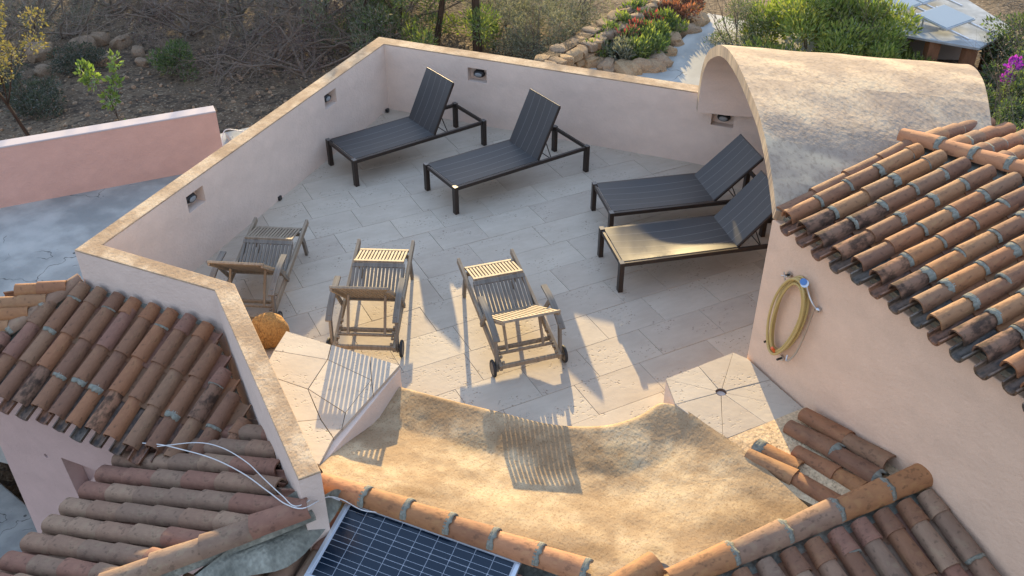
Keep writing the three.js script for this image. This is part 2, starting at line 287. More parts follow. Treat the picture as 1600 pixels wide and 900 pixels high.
// ---------- vaulted canopy ----------
const vaultProfile = [[-10.84, 0.80], [-10.84, 1.10], [-10.78, 1.32], [-10.66, 1.50], [-10.45, 1.68], [-10.05, 1.89], [-9.72, 2.025], [-9.3, 2.135], [-8.85, 2.20], [-8.4, 2.232], [-7.9, 2.242], [-7.5, 2.232], [-7.15, 2.18], [-6.9, 2.11], [-6.65, 2.02], [-6.42, 1.91]];
{
  const c = new THREE.SplineCurve(vaultProfile.map(([z, y]) => new THREE.Vector2(z, y)));
  const NA = 56, NS = 24, th = 0.115, outer = [], inner = [];
  for (let i = 0; i <= NA; i++) { const p = c.getPoint(i / NA), t = c.getTangent(i / NA); outer.push([p.x, p.y]); inner.push([p.x + t.y * th, p.y - t.x * th]); }
  const P = [], Uv = [], I = [], I2 = [], r = mulberry(5);
  const pos = (z, y, s) => { const x0 = 2.28 - 0.0462 * (z + 10.8), send = 2.46 - 0.24 * (z + 9.6), q = s * clamp(send, 1.3, 2.7); return [x0 + 0.976 * q, y - 0.26 * s * sstep(-8.9, -6.9, z), z + 0.216 * q]; };
  for (const [arr, sg] of [[outer, 1], [inner, -1]]) for (let j = 0; j <= NS; j++) for (let i = 0; i <= NA; i++) {
    const [z, y] = arr[i], p = pos(z, y, j / NS), b = (fbm(p[0] * 3, p[2] * 3 + 40, 256, 2) - 0.5) * 0.03 * sg * (j && j < NS ? 1 : 0.3);
    P.push(p[0], p[1] + b, p[2]); Uv.push(p[0] / 1.7, i / NA * 5.6 / 1.7);
  }
  const N = (NA + 1) * (NS + 1), id = (s, i, j) => s * N + j * (NA + 1) + i;
  for (let j = 0; j < NS; j++) for (let i = 0; i < NA; i++) { const a = id(0, i, j), b = id(0, i + 1, j), d = id(0, i, j + 1), e = id(0, i + 1, j + 1); I.push(a, b, e, a, e, d); const f = N; I2.push(a + f, e + f, b + f, a + f, d + f, e + f); }
  for (let i = 0; i < NA; i++) for (const j of [0, NS]) { const a = id(0, i, j), b = id(0, i + 1, j), d = id(1, i, j), e = id(1, i + 1, j); j ? I.push(a, b, e, a, e, d) : I.push(a, e, b, a, d, e); }
  for (let j = 0; j < NS; j++) for (const i of [0, NA]) { const a = id(0, i, j), b = id(0, i, j + 1), d = id(1, i, j), e = id(1, i, j + 1); I.push(a, b, e, a, e, d); }
  const g = new THREE.BufferGeometry(); g.setAttribute('position', new THREE.Float32BufferAttribute(P, 3)); g.setAttribute('uv', new THREE.Float32BufferAttribute(Uv, 2)); g.setIndex(I);
  const v = thing('vaulted_canopy', 'rendered barrel vault canopy rising beside the tiled roof', 'vault');
  part('vault_shell', toCreasedNormals(g, 0.8), M.vault, v);
  const g2 = g.clone(); g2.setIndex(I2); part('soffit', toCreasedNormals(g2, 0.8), M.wall, v);
  part('end_wall', merge([ext([[3.5, -9.9], [3.72, -9.85], [3.72, -6.1], [3.5, -6.1]], 0, 1.8, 0, 0.9), ext([[3.5, -10.44], [3.72, -10.35], [3.72, -9.855], [3.5, -9.905]], 0, 1.15, 0, 0.9)]), M.wall, v);
}
// ---------- house wing on the right with its tiled roof ----------
{
  const h = part('house_wall', ext([[2.08, -6.473], [3.95, -2.65], [7, -4], [5.2, -7.0], [3.75, -6.12]], -3.0, 1.80, 0.012, 0.9), M.house);
  tag(h, 'pinkish rendered house wall under the tiled eaves, with a hose hung on it', 'wall');
}
// ---------- benches and curved rendered apron ----------
const LEDGE = 0.385;
{
  const b = thing('stone_bench', 'low wedge shaped bench paved with irregular travertine flags', 'bench');
  const outline = [[-2.066, -6.834], [-0.976, -6.34], [-1.472, -5.13], [-1.60, -5.15], [-2.16, -6.23]];
  const slope = (x, z) => 0.40 + 0.02 * clamp((z + 6.45) / 1.2, 0, 1);
  const tilt = (g, top) => { const p = g.attributes.position; for (let i = 0; i < p.count; i++) if (p.getY(i) > top) p.setY(i, p.getY(i) + slope(p.getX(i), p.getZ(i)) - 0.40); g.computeVertexNormals(); return g; };
  part('bench_body', tilt(ext(outline, -0.3, 0.368, 0.006, 0.9), 0.3), M.wall, b);
  const c0 = [-1.72, -6.02], c1 = [-1.36, -5.72], c2 = [-1.62, -6.42];
  const cells = [[outline[0], [-1.62, -6.63], c2, [-2.12, -6.55]], [[-1.62, -6.63], [-1.25, -6.465], [-1.2, -6.14], c2], [[-1.25, -6.465], outline[1], [-1.16, -5.95], [-1.2, -6.14]],
    [[-2.12, -6.55], c2, c0, outline[4]], [c2, [-1.2, -6.14], c1, c0], [[-1.2, -6.14], [-1.16, -5.95], [-1.36, -5.53], c1], [outline[4], c0, [-1.55, -5.64], [-1.84, -5.6]], [c0, c1, [-1.36, -5.53], [-1.41, -5.42], [-1.55, -5.64]], [[-1.84, -5.6], [-1.55, -5.64], [-1.41, -5.42], outline[2], outline[3]]];
  cells.forEach((c, k) => {
    const cx = c.reduce((a, p) => a + p[0], 0) / c.length, cz = c.reduce((a, p) => a + p[1], 0) / c.length;
    const q = c.map(([x, z]) => { const d = Math.hypot(x - cx, z - cz), f = 1 - 0.0045 / d; return [cx + (x - cx) * f, cz + (z - cz) * f]; });
    part('bench_slab', tilt(ext(q, 0.36, 0.40 + (k % 3) * 0.0012, 0.003, 1.2), 0.35), M.trav[k % 4], b);
  });
}
{
  const b = thing('parasol_plinth', 'five sided raised stone plinth of radial slabs with a round parasol hole', 'plinth');
  part('plinth_body', ext([[1.318, -6.146], [1.96, -6.503], [2.07, -6.46], [2.62, -5.35], [1.667, -5.409], [1.354, -5.829]], -0.3, LEDGE - 0.002, 0.005, 0.9), M.wall, b);
  const H0 = [1.756, -5.98], P = [[1.312, -6.154], [1.62, -6.325], [1.96, -6.511], [2.068, -6.43], [2.21, -6.14], [2.405, -5.77], [2.05, -5.60], [1.667, -5.409], [1.348, -5.829]];
  const cells = [[0, 1], [1, 2], [2, 3, 4], [4, 5], [5, 6], [6, 7], [7, 8], [8, 0]];
  cells.forEach((ids, k) => {
    const arc = [], a0 = Math.atan2(P[ids[0]][1] - H0[1], P[ids[0]][0] - H0[0]); let a1 = Math.atan2(P[ids.at(-1)][1] - H0[1], P[ids.at(-1)][0] - H0[0]); if (a1 < a0) a1 += Math.PI * 2;
    for (let i = 4; i >= 0; i--) { const a = lerp(a0, a1, i / 4); arc.push([H0[0] + Math.cos(a) * 0.042, H0[1] + Math.sin(a) * 0.042]); }
    const c = [...ids.map((i) => P[i]), ...arc], cx = c.reduce((a, p) => a + p[0], 0) / c.length, cz = c.reduce((a, p) => a + p[1], 0) / c.length;
    const q = c.map(([x, z]) => { const d = Math.hypot(x - cx, z - cz), f = 1 - 0.004 / d; return [cx + (x - cx) * f, cz + (z - cz) * f]; });
    part('plinth_slab', ext(q, LEDGE - 0.001, LEDGE + 0.022 + (k % 3) * 0.0015, 0.003, 1.1), M.trav[(k * 3) % 4], b);
  });
  part('hole_lining', new THREE.CylinderGeometry(0.045, 0.04, 0.03, 18, 1, true).translate(H0[0], LEDGE + 0.008, H0[1]), M.oldClay[1], b);
}
{
  const inner = [[1.667, 0.384, -5.405], [1.86, 0.395, -5.06], [2.08, 0.41, -4.80], [2.25, 0.45, -4.62], [2.42, 0.48, -4.62]], wallL = [[2.405, 0.384, -5.80], [2.60, 0.46, -5.40], [2.76, 0.53, -5.08], [2.86, 0.58, -4.88], [2.97, 0.62, -4.68]];
  const g = sheet((u, v) => { const k = Math.min(3.999, v * 4), i = Math.floor(k), f = k - i, p = V(...inner[i]).lerp(V(...inner[i + 1]), f), q = V(...wallL[i]).lerp(V(...wallL[i + 1]), f).add(V(0.03, 0, 0)); return p.lerp(q, u); }, 8, 16, 0.05);
  tag(part('rendered_ledge', boxUV(g, 1.2), M.rough), 'smooth rendered ledge under the loose roof tiles beside the house wall', 'ledge');
}
{
  const rim = new THREE.CatmullRomCurve3([[-0.985, 0.2, -6.32], [-0.55, 0.235, -6.115], [-0.108, 0.25, -5.94], [0.267, 0.25, -5.805], [0.478, 0.25, -5.768], [0.799, 0.27, -5.76], [1.06, 0.32, -5.82], [1.25, 0.37, -5.92], [1.352, 0.395, -5.855]].map((a) => V(...a)));
  const foot = new THREE.CatmullRomCurve3([[-1.475, 0.415, -5.12], [-1.3, 0.45, -4.86], [-0.8, 0.46, -4.62], [-0.3, 0.46, -4.40], [0.2, 0.46, -4.18], [0.5, 0.45, -4.04], [0.85, 0.43, -3.95], [1.1, 0.45, -4.0], [1.7, 0.50, -4.26], [2.2, 0.50, -4.5]].map((a) => V(...a)));
  const NU = 110, NV = 60, P = [], Uv = [], C = [], I = [];
  const stain = (x, z) => { // damp, dirty hollows of the render, with a ragged outline
    const n = fbm(x * 5 + 60, z * 5 + 60, 256, 4), e = (cx, cz, rx, rz) => Math.hypot((x - cx) / rx, (z - cz) / rz);
    const d = Math.min(e(-0.78, -5.95, 0.36, 0.26), e(0.72, -5.38, 0.45, 0.2), e(-0.1, -5.6, 0.6, 0.13), e(1.75, -4.55, 0.45, 0.2), e(-0.9, -4.85, 0.5, 0.08), e(0.35, -4.3, 0.7, 0.1));
    return sstep(1.25, 0.45, d + (n - 0.5) * 1.5);
  };
  for (let j = -2; j <= NV; j++) for (let i = 0; i <= NU; i++) {
    const t = i / NU, v = Math.max(0, j) / NV, a = rim.getPoint(t), b = foot.getPoint(t), p = a.clone().lerp(b, v);
    const right = sstep(0.8, 1, t); p.x += right * 0.05 * Math.sin(Math.PI * v); p.z -= right * 0.03 * Math.sin(Math.PI * v);
    p.y = lerp(a.y, b.y, v) - 0.125 * (v < 0.3 ? v / 0.3 : 0.5 + 0.5 * Math.cos(Math.PI * (v - 0.3) / 0.7)) * (1 - right) + (fbm(p.x * 4, p.z * 4 + 90, 256, 3) - 0.5) * 0.03 * Math.min(1, v * 6);
    if (j <= 2) { const k = [0, 0, 0, 0.011, 0.004][j + 2]; p.y -= j <= 0 ? 0.03 : 0; if (j === 1) p.y -= 0.008; }
    if (j === -1) p.y = 0.1; if (j === -2) p.y = -0.2;
    P.push(p.x, p.y, p.z); Uv.push(p.x / 1.25, p.z / 1.25 + (j < 0 ? j * 0.1 : 0));
    const s = j < 1 ? 0 : stain(p.x, p.z), c = mix3([1, 1, 1], [0.58, 0.50, 0.40], s * 0.6); C.push(...c);
  }
  for (let j = 0; j < NV + 2; j++) for (let i = 0; i < NU; i++) { const a = j * (NU + 1) + i, b = a + 1, c = a + NU + 1, d = c + 1; I.push(a, c, d, a, d, b); }
  const g = new THREE.BufferGeometry(); g.setAttribute('position', new THREE.Float32BufferAttribute(P, 3)); g.setAttribute('uv', new THREE.Float32BufferAttribute(Uv, 2)); g.setAttribute('color', new THREE.Float32BufferAttribute(C, 3)); g.setIndex(I); g.computeVertexNormals();
  const am = M.rough.clone(); am.vertexColors = true; am.map = T.apron; am.color.setRGB(0.50, 0.42, 0.315); am.bumpScale = 0.004;
  const apron = part('rendered_apron', g, am); tag(apron, 'curved rough sand coloured rendered slope between the bench and the plinth', 'rendered slope');
}
// ---------- clay tiles ----------
function barrel(wU, wL, h, L, th, seed, dip = 1) {
  const r = mulberry(seed), NA = 10, NL = 3, P = [], Uv = [], I = [];
  const du = r() * 4, dv = r() * 4;
  for (const s of [0, 1]) for (let j = 0; j <= NL; j++) for (let i = 0; i <= NA; i++) {
    const a = Math.PI * i / NA, t = j / NL, w = lerp(wU, wL, t) / 2 - s * th, hh = h * lerp(0.92, 1, t) - s * th;
    const cx = Math.sign(Math.cos(a)) * Math.pow(Math.abs(Math.cos(a)), 0.78), sy = Math.pow(Math.sin(a), 0.85);
    const wob = 1 + (r() - 0.5) * 0.02;
    P.push(cx * w * wob, dip * sy * hh * wob, t * L + (r() - 0.5) * 0.004); Uv.push(du + i / NA * 0.35 * 2, dv + t * L * 2);
  }
  const N = (NA + 1) * (NL + 1), id = (s, i, j) => s * N + j * (NA + 1) + i, q = (a, b, c, d) => (dip > 0 ? I.push(a, b, c, a, c, d) : I.push(a, c, b, a, d, c));
  for (let j = 0; j < NL; j++) for (let i = 0; i < NA; i++) { q(id(0, i, j), id(0, i, j + 1), id(0, i + 1, j + 1), id(0, i + 1, j)); q(id(1, i, j), id(1, i + 1, j), id(1, i + 1, j + 1), id(1, i, j + 1)); }
  for (let i = 0; i < NA; i++) { q(id(0, i, NL), id(1, i, NL), id(1, i + 1, NL), id(0, i + 1, NL)); q(id(0, i, 0), id(0, i + 1, 0), id(1, i + 1, 0), id(1, i, 0)); }
  for (let j = 0; j < NL; j++) { q(id(0, 0, j), id(1, 0, j), id(1, 0, j + 1), id(0, 0, j + 1)); q(id(0, NA, j), id(0, NA, j + 1), id(1, NA, j + 1), id(1, NA, j)); }
  const g = new THREE.BufferGeometry(); g.setAttribute('position', new THREE.Float32BufferAttribute(P, 3)); g.setAttribute('uv', new THREE.Float32BufferAttribute(Uv, 2)); g.setIndex(I);
  return toCreasedNormals(g, 0.75);
}
function collarGeo(w, h, seed) { // lump of mortar squeezed out under the lower end of a cover tile
  const r = mulberry(seed), NA = 12, P = [], Uv = [], I = [];
  for (let i = 0; i <= NA; i++) {
    const a = Math.PI * (0.04 + 0.92 * i / NA), cx = Math.sign(Math.cos(a)) * Math.pow(Math.abs(Math.cos(a)), 0.78), sy = Math.pow(Math.sin(a), 0.85), f = 0.014 + r() * 0.016;
    for (const [k, z] of [[1.0, -0.012], [1.005, f * 0.6], [0.93, f + 0.012], [0.72, f * 0.8]]) { P.push(cx * w / 2 * k, sy * h * k, z); Uv.push(i / NA * 0.4, z * 4 + k); }
  }
  for (let i = 0; i < NA; i++) for (let k = 0; k < 3; k++) { const a = i * 4 + k, b = a + 4; I.push(a, a + 1, b + 1, a, b + 1, b); }
  const g = new THREE.BufferGeometry(); g.setAttribute('position', new THREE.Float32BufferAttribute(P, 3)); g.setAttribute('uv', new THREE.Float32BufferAttribute(Uv, 2)); g.setIndex(I); g.computeVertexNormals();
  return g;
}
function place(m, o, X, Y, Z) { m.matrix.makeBasis(X, Y, Z).setPosition(o); m.matrix.decompose(m.position, m.quaternion, m.scale); return m; }
// o: a point of the plane, e: horizontal unit along the eave, r: unit down the slope; cells(c) gives [rTop, rEave] for the column at e = c or null
function tileRoof(root, { o, e, r, cols, a, w, h, mats, endMats, seed, span, collar, collarChance = 1, bed, bedMat = M.mortar }) {
  const rnd = mulberry(seed), n = e.clone().cross(r).normalize(); if (n.y < 0) n.negate();
  const X = r.clone().cross(n).negate(); // right handed: X x Y = Z
  const L = a + 0.075, covers = [1, 2, 3].map((k) => barrel(w * 0.82, w, h, L, 0.013, seed * 10 + k)), pans = [1, 2].map((k) => barrel(w * 0.98, w * 0.82, h * 0.8, L, 0.013, seed * 20 + k, -1));
  const cols2 = collar ? [1, 2, 3].map((k) => collarGeo(w * 0.985, h * 0.98, seed * 30 + k)) : null;
  const xx = n.clone().cross(r).normalize();
  const at = (E, R, up) => o.clone().addScaledVector(e, E).addScaledVector(r, R).addScaledVector(n, up);
  for (let k = 0; k < cols.length; k++) {
    const E = cols[k], sp = span(E); if (!sp) continue;
    const [r0, r1] = sp, N = Math.max(1, Math.ceil((r1 - r0) / a - 0.25));
    for (let i = 0; i < N; i++) { // counted from the eave upwards
      const Rl = r1 - i * a + (i ? (rnd() - 0.5) * 0.02 : (rnd() - 0.5) * 0.05), R0 = Rl - L; const cutS = R0 < r0 ? (Rl - r0) / L : 1; if (cutS < 0.22) continue;
      const y = (rnd() - 0.5) * 0.03, tiltA = 0.045 + (rnd() - 0.5) * 0.02, j = (rnd() - 0.5) * 0.014;
      const Z = r.clone().applyAxisAngle(xx, -tiltA * 0).applyAxisAngle(n, y).normalize(), Z2 = Z.clone().addScaledVector(n, 0.035).normalize(), Y2 = Z2.clone().cross(xx.clone().applyAxisAngle(n, y)).normalize(), X2 = Y2.clone().cross(Z2).normalize();
      const em = endMats && (i === 0 || (i === 1 && rnd() < 0.12)) && rnd() < 0.45;
      const m = part('roof_tile', covers[Math.floor(rnd() * 3)], em ? endMats[Math.floor(rnd() * endMats.length)] : mats[Math.floor(rnd() * mats.length)], root);
      place(m, at(E + j, Math.max(R0, r0), 0.028), X2, Y2, Z2); m.scale.z = cutS;
      if (collar && i > 0 && rnd() < collarChance) { const c = part('mortar', cols2[Math.floor(rnd() * 3)], M.mortar, m); c.position.z = L; c.scale.set(0.97 + rnd() * 0.05, 0.9 + rnd() * 0.12, 0.6 + rnd() * 1.3); }
      // pan beside it, reaching a little further over the eave
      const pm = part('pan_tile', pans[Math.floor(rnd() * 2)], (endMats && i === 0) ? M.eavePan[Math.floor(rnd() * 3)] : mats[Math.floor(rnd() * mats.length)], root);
      const half = cols.length > 1 ? (cols[1] - cols[0]) / 2 : w / 2;
      place(pm, at(E + half + (rnd() - 0.5) * 0.012, Math.max(R0, r0) + (i === 0 && endMats ? 0.10 : 0.035), 0.05), X2, Y2, Z2); pm.scale.z = cutS;
    }
  }
  if (bed) { // mortar bed that the tiles lie in
    const f = bed.map(([E, R]) => at(E, R, -0.01)), b2 = bed.map(([E, R]) => at(E, R, -0.07)), P = [], I = [], k = f.length;
    for (const p of [...f, ...b2]) P.push(p.x, p.y, p.z);
    for (let i = 1; i < k - 1; i++) { I.push(0, i, i + 1, k, k + i + 1, k + i); }
    for (let i = 0; i < k; i++) { const q = (i + 1) % k; I.push(i, k + i, k + q, i, k + q, q); }
    const g = new THREE.BufferGeometry(); g.setAttribute('position', new THREE.Float32BufferAttribute(P, 3)); g.setIndex(I);
    const ng = g.toNonIndexed(); ng.computeVertexNormals(); part('roof_bed', boxUV(ng, 0.8), bedMat, root);
  }
  return { n, at };
}
const range = (a, b, s) => { const o = []; for (let x = a; x <= b + 1e-6; x += s) o.push(x); return o; };
// row of ridge tiles from p to q, each lapping the next; returns nothing
function ridgeRow(root, p, q, { w = 0.2, h = 0.1, a = 0.37, mats, seed, ribs = 0, collar = false, name = 'ridge_tile' }) {
  const rnd = mulberry(seed), d = q.clone().sub(p), len = d.length(), N = Math.max(1, Math.round(len / a)), st = len / N; d.normalize();
  const geos = [1, 2].map((k) => barrel(w * 0.84, w, h, st + 0.05, 0.014, seed * 7 + k)), cg = collarGeo(w * 1.0, h * 1.0, seed + 3);
  const X = V(0, 1, 0).cross(d).normalize();
  for (let i = 0; i < N; i++) {
    const Z = d.clone().addScaledVector(V(0, 1, 0), 0.03).applyAxisAngle(V(0, 1, 0), (rnd() - 0.5) * 0.05).normalize(), Y = Z.clone().cross(V(0, 1, 0).cross(Z).normalize()).normalize(), XX = Y.clone().cross(Z).normalize();
    const m = part(name, geos[i % 2], mats[Math.floor(rnd() * mats.length)], root); place(m, p.clone().addScaledVector(d, i * st - 0.05).add(V(0, (rnd() - 0.5) * 0.006, 0)), XX, Y, Z);
    if (collar) { const c = part('mortar', cg, M.mortar, m); c.position.z = st + 0.05 - 0.004; }
  }
}
function lump(pts, y0, amp, seed, m, name, parent) { // hand laid mortar: pts [x,y,z] outline, fanned from its middle
  const c = pts.reduce((a, p) => [a[0] + p[0] / pts.length, a[1] + p[1] / pts.length, a[2] + p[2] / pts.length], [0, 0, 0]), R = 7, P = [], I = [], K = pts.length * 4, Uv = [];
  const curve = new THREE.CatmullRomCurve3(pts.map((p) => V(...p)), true);
  for (let i = 0; i < K; i++) { const b = curve.getPoint(i / K); for (let j = 0; j <= R; j++) { const t = j / R, x = lerp(c[0], b.x, t), z = lerp(c[2], b.z, t), y = lerp(c[1] + y0, b.y, t * t) + (fbm(x * 9 + seed, z * 9 + 50, 256, 3) - 0.5) * amp * (1 - t * 0.5); P.push(x, y, z); Uv.push(x * 1.3, z * 1.3); } }
  for (let i = 0; i < K; i++) for (let j = 0; j < R; j++) { const a = i * (R + 1) + j, b = ((i + 1) % K) * (R + 1) + j; I.push(a, b + 1, a + 1, a, b, b + 1); }
  const g = new THREE.BufferGeometry(); g.setAttribute('position', new THREE.Float32BufferAttribute(P, 3)); g.setAttribute('uv', new THREE.Float32BufferAttribute(Uv, 2)); g.setIndex(I); g.computeVertexNormals();
  // make sure it faces up
  if (g.attributes.normal.getY(R) < 0) { const ix = g.index.array; for (let i = 0; i < ix.length; i += 3) { const t = ix[i]; ix[i] = ix[i + 1]; ix[i + 1] = t; } g.computeVertexNormals(); }
  return part(name, g, m, parent);
}
const rad = (d) => d * Math.PI / 180;
function slopeVec(hx, hz, s) { const l = Math.hypot(hx, hz); return V(hx / l * Math.cos(s), -Math.sin(s), hz / l * Math.cos(s)); }
// roof over the house wing (right)
{
  const root = thing('tiled_roof', 'terracotta tiled roof with pale mortar collars above the hose wall', 'roof');
  const s = rad(14), o = V(2.10, 1.86, -6.39), e = V(0.44, 0, 0.898), r = slopeVec(-0.898, 0.44, s);
  const hip = (E) => -(1.40 + 0.275 * E);
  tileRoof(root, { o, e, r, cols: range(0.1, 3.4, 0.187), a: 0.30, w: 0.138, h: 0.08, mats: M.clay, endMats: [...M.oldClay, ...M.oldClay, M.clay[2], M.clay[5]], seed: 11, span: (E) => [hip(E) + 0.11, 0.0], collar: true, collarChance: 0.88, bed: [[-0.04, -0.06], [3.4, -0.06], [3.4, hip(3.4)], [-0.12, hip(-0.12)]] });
  const P = (E, R, up = 0) => o.clone().addScaledVector(e, E).addScaledVector(r, R).add(V(0, up, 0));
  ridgeRow(root, P(-0.10, hip(-0.10), 0.02), P(2.6, hip(2.6), 0.05), { w: 0.17, h: 0.085, a: 0.29, mats: [M.ridgeClay], seed: 41, collar: true });
  // far slope beyond the ridge
  const hd = P(2.6, hip(2.6)).sub(P(-0.22, hip(-0.22))).setY(0).normalize(), fr = slopeVec(hd.z, -hd.x, rad(10));
  const o2 = P(-0.1, hip(-0.1), 0.0);
  tileRoof(root, { o: o2, e: hd, r: fr, cols: range(0.12, 2.6, 0.187), a: 0.30, w: 0.150, h: 0.075, mats: M.clay, seed: 12, span: () => [0.02, 1.25], collar: true, collarChance: 0.5, bed: [[0, 0], [2.8, 0], [2.8, 1.3], [0, 1.3]] });
  // verge against the vault
  const vg = [P(-0.16, 0.05, 0.01), P(-0.2, -0.5, 0.03), P(-0.22, -1.4, 0.04)];
  ridgeRow(root, P(-0.03, -1.35, 0.01), P(0.0, -0.02, 0.01), { w: 0.13, h: 0.06, a: 0.33, mats: [M.clay[1], M.clay[4]], seed: 43, name: 'verge_tile' });
}
// roof on the left below the parapet
{
  const root = thing('tiled_roof', 'weathered brown tiled roof sloping down from the parapet above the pink wall', 'roof');
  const s = rad(22.9), o = V(-3.658, 0.575, -7.153), e = V(0.915, 0, 0.403), r = slopeVec(-0.403, 0.915, s);
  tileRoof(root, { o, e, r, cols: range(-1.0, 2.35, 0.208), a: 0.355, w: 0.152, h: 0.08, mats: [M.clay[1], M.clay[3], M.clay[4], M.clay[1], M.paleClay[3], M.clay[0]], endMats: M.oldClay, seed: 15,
    span: (E) => { const top = E < -0.45 ? (-0.458 - E) / 0.48 : E > 1.05 ? (E - 1.05) / 1.17 : 0; return top > 1.15 ? null : [top + 0.02, 1.26]; }, collar: true, collarChance: 0.35,
    bed: [[-0.45, 0], [1.05, 0], [2.42, 1.2], [-1.1, 1.2]] });
  const P = (E, R, up = 0) => o.clone().addScaledVector(e, E).addScaledVector(r, R).add(V(0, up, 0));
  ridgeRow(root, P(-0.48, 0.02, 0.02), P(-1.3, 1.6, 0.02), { w: 0.18, h: 0.085, a: 0.36, mats: M.paleClay, seed: 44, collar: true, name: 'hip_tile' });
  // far slope behind the hip, its tile ends catching the sun
  const hd = P(-1.3, 1.6).sub(P(-0.48, 0.02)).setY(0).normalize(), fr = slopeVec(-0.96, 0.12, rad(3));
  const hl = P(-1.3, 1.6).sub(P(-0.48, 0.02)).normalize();
  tileRoof(root, { o: P(-0.48, 0.02, 0.035), e: hl, r: fr, cols: range(0.1, 1.7, 0.2), a: 0.2, w: 0.15, h: 0.075, mats: [M.clay[5], M.clay[0], M.clay[2]], seed: 16, span: () => [0.0, 0.45], bed: [[0, 0], [1.8, 0], [1.8, 0.42], [0, 0.42]] });
}
// pink gable wall under it, with a triangular recess and a vent hole
{
  const e = V(0.915, 0, 0.403), nrm = V(-0.403, 0, 0.915), o = V(-3.658, 0, -7.153).addScaledVector(nrm, 1.02);
  const sh = new THREE.Shape([[-0.98, -3.1], [2.1, -3.1], [2.1, 0.06], [-0.98, 0.06]].map((a) => new THREE.Vector2(...a)));
  sh.holes.push(new THREE.Path([[-0.14, -0.655], [0.33, -0.645], [-0.10, -1.13]].map((a) => new THREE.Vector2(...a))));
  const hole = new THREE.Path(); hole.absarc(-0.344, -0.714, 0.024, 0, Math.PI * 2); sh.holes.push(hole);
  const front = new THREE.ExtrudeGeometry(sh, { depth: 0.16, bevelEnabled: false }); front.translate(0, 0, -0.16);
  const back = new THREE.BoxGeometry(3.08, 3.16, 0.1).translate(0.56, -1.52, -0.215);
  const g = merge([front, back]); g.applyMatrix4(new THREE.Matrix4().makeBasis(e, V(0, 1, 0), nrm).setPosition(o));
  tag(part('gable_wall', boxUV(g, 0.9), M.gable), 'pink rendered wall with a triangular recess under the brown tiled roof', 'wall');
}
// lower roof at the bottom left
{
  const root = thing('tiled_roof', 'pale brown tiled roof in rows below the pink wall with the triangular recess', 'roof');
  const s = rad(20), o = V(-2.67, 0.17, -4.9), e = V(0.407, 0, -0.913), r = slopeVec(-0.913, -0.407, s);
  const hip = (E) => -1.46 + (0.125 - E) * 1.37;
  tileRoof(root, { o, e, r, cols: range(-1.65, 1.0, 0.193), a: 0.352, w: 0.165, h: 0.08, mats: M.paleClay, seed: 17, span: (E) => [E > 0.1 ? -1.2 + (E - 0.1) * 0.85 : hip(E), 0.98], collar: false,
    bed: [[1.1, -0.45], [1.1, 0.92], [-1.75, 0.92], [0.1, -1.46]] });
  const P = (E, R, up = 0) => o.clone().addScaledVector(e, E).addScaledVector(r, R).add(V(0, up, 0));
  ridgeRow(root, P(0.06, -1.42, 0.04), P(-1.2, 0.34, 0.04), { w: 0.19, h: 0.095, a: 0.38, mats: M.paleClay, seed: 45, name: 'hip_tile' });
}
// front roof with the solar panel
const FR = { o: V(-1.37, 0.43, -4.875), e: V(0.921, 0, 0.389), r: slopeVec(-0.389, 0.921, rad(15)) };
const fp = (E, R, up = 0) => FR.o.clone().addScaledVector(FR.e, E).addScaledVector(FR.r, R).add(V(0, up, 0));
{
  const root = thing('tiled_roof', 'tiled roof under the solar panel with a ridge along the rendered slope', 'roof');
  tileRoof(root, { o: FR.o.clone().add(V(0, -0.13, 0)), e: FR.e, r: FR.r, cols: range(-0.62, 2.1, 0.2), a: 0.37, w: 0.172, h: 0.085, mats: M.paleClay.concat(M.clay[3]), seed: 18, span: (E) => [E < 0 ? -E * 0.9 + 0.32 : 0.10, 1.9], collar: false, bed: [[-0.3, 0.12], [0, -0.03], [2.4, -0.03], [2.6, 1.9], [-1.2, 1.9]] });
  ridgeRow(root, fp(0.0, 0, 0.03), fp(2.02, 0, 0.02), { w: 0.19, h: 0.095, a: 0.36, mats: [M.clay[5], M.clay[0], M.paleClay[0], M.ridgeClay], seed: 46, collar: true });
  lump([[-1.52, 0.70, -4.60], [-1.36, 0.74, -4.50], [-1.25, 0.60, -4.72], [-1.23, 0.46, -4.76], [-1.36, 0.40, -4.45], [-1.55, 0.36, -4.22], [-1.9, 0.36, -4.12], [-2.3, 0.30, -4.02], [-1.9, 0.50, -4.30]], 0.0, 0.07, 9, M.mortar, 'flashing', root);
}
{
  const root = thing('tiled_roof', 'brown tiled roof falling away from the ridge next to the loose tiles', 'roof');
  const p0 = V(3.0, 0.69, -4.77), p1 = V(1.10, 0.45, -4.04), e = p0.clone().sub(p1).normalize(), r = slopeVec(0.36, 0.933, rad(13)), o = p1.clone().add(V(0, -0.05, 0));
  tileRoof(root, { o, e, r, cols: range(0.05, 2.1, 0.188), a: 0.345, w: 0.158, h: 0.08, mats: M.paleClay.concat(M.clay[1], M.clay[4]), seed: 19, span: () => [0.1, 2.0], collar: true, collarChance: 0.4, bed: [[-0.3, -0.02], [2.12, -0.02], [2.2, 2], [-0.3, 2]] });
  ridgeRow(root, p1, p0.clone().addScaledVector(e, 0.03), { w: 0.20, h: 0.10, a: 0.38, mats: [M.clay[5], M.clay[0], M.paleClay[0], M.ridgeClay], seed: 47, collar: true });
  ridgeRow(root, V(0.55, 0.42, -3.90), V(0.98, 0.42, -4.16), { w: 0.19, h: 0.1, a: 0.5, mats: [M.clay[5]], seed: 48, name: 'valley_cap' });
  lump([[1.0, 0.44, -4.2], [1.15, 0.42, -4.05], [1.05, 0.32, -3.75], [0.6, 0.3, -3.7], [0.45, 0.38, -3.98], [0.75, 0.42, -4.0]], 0.0, 0.05, 12, M.mortar, 'flashing', root);
}
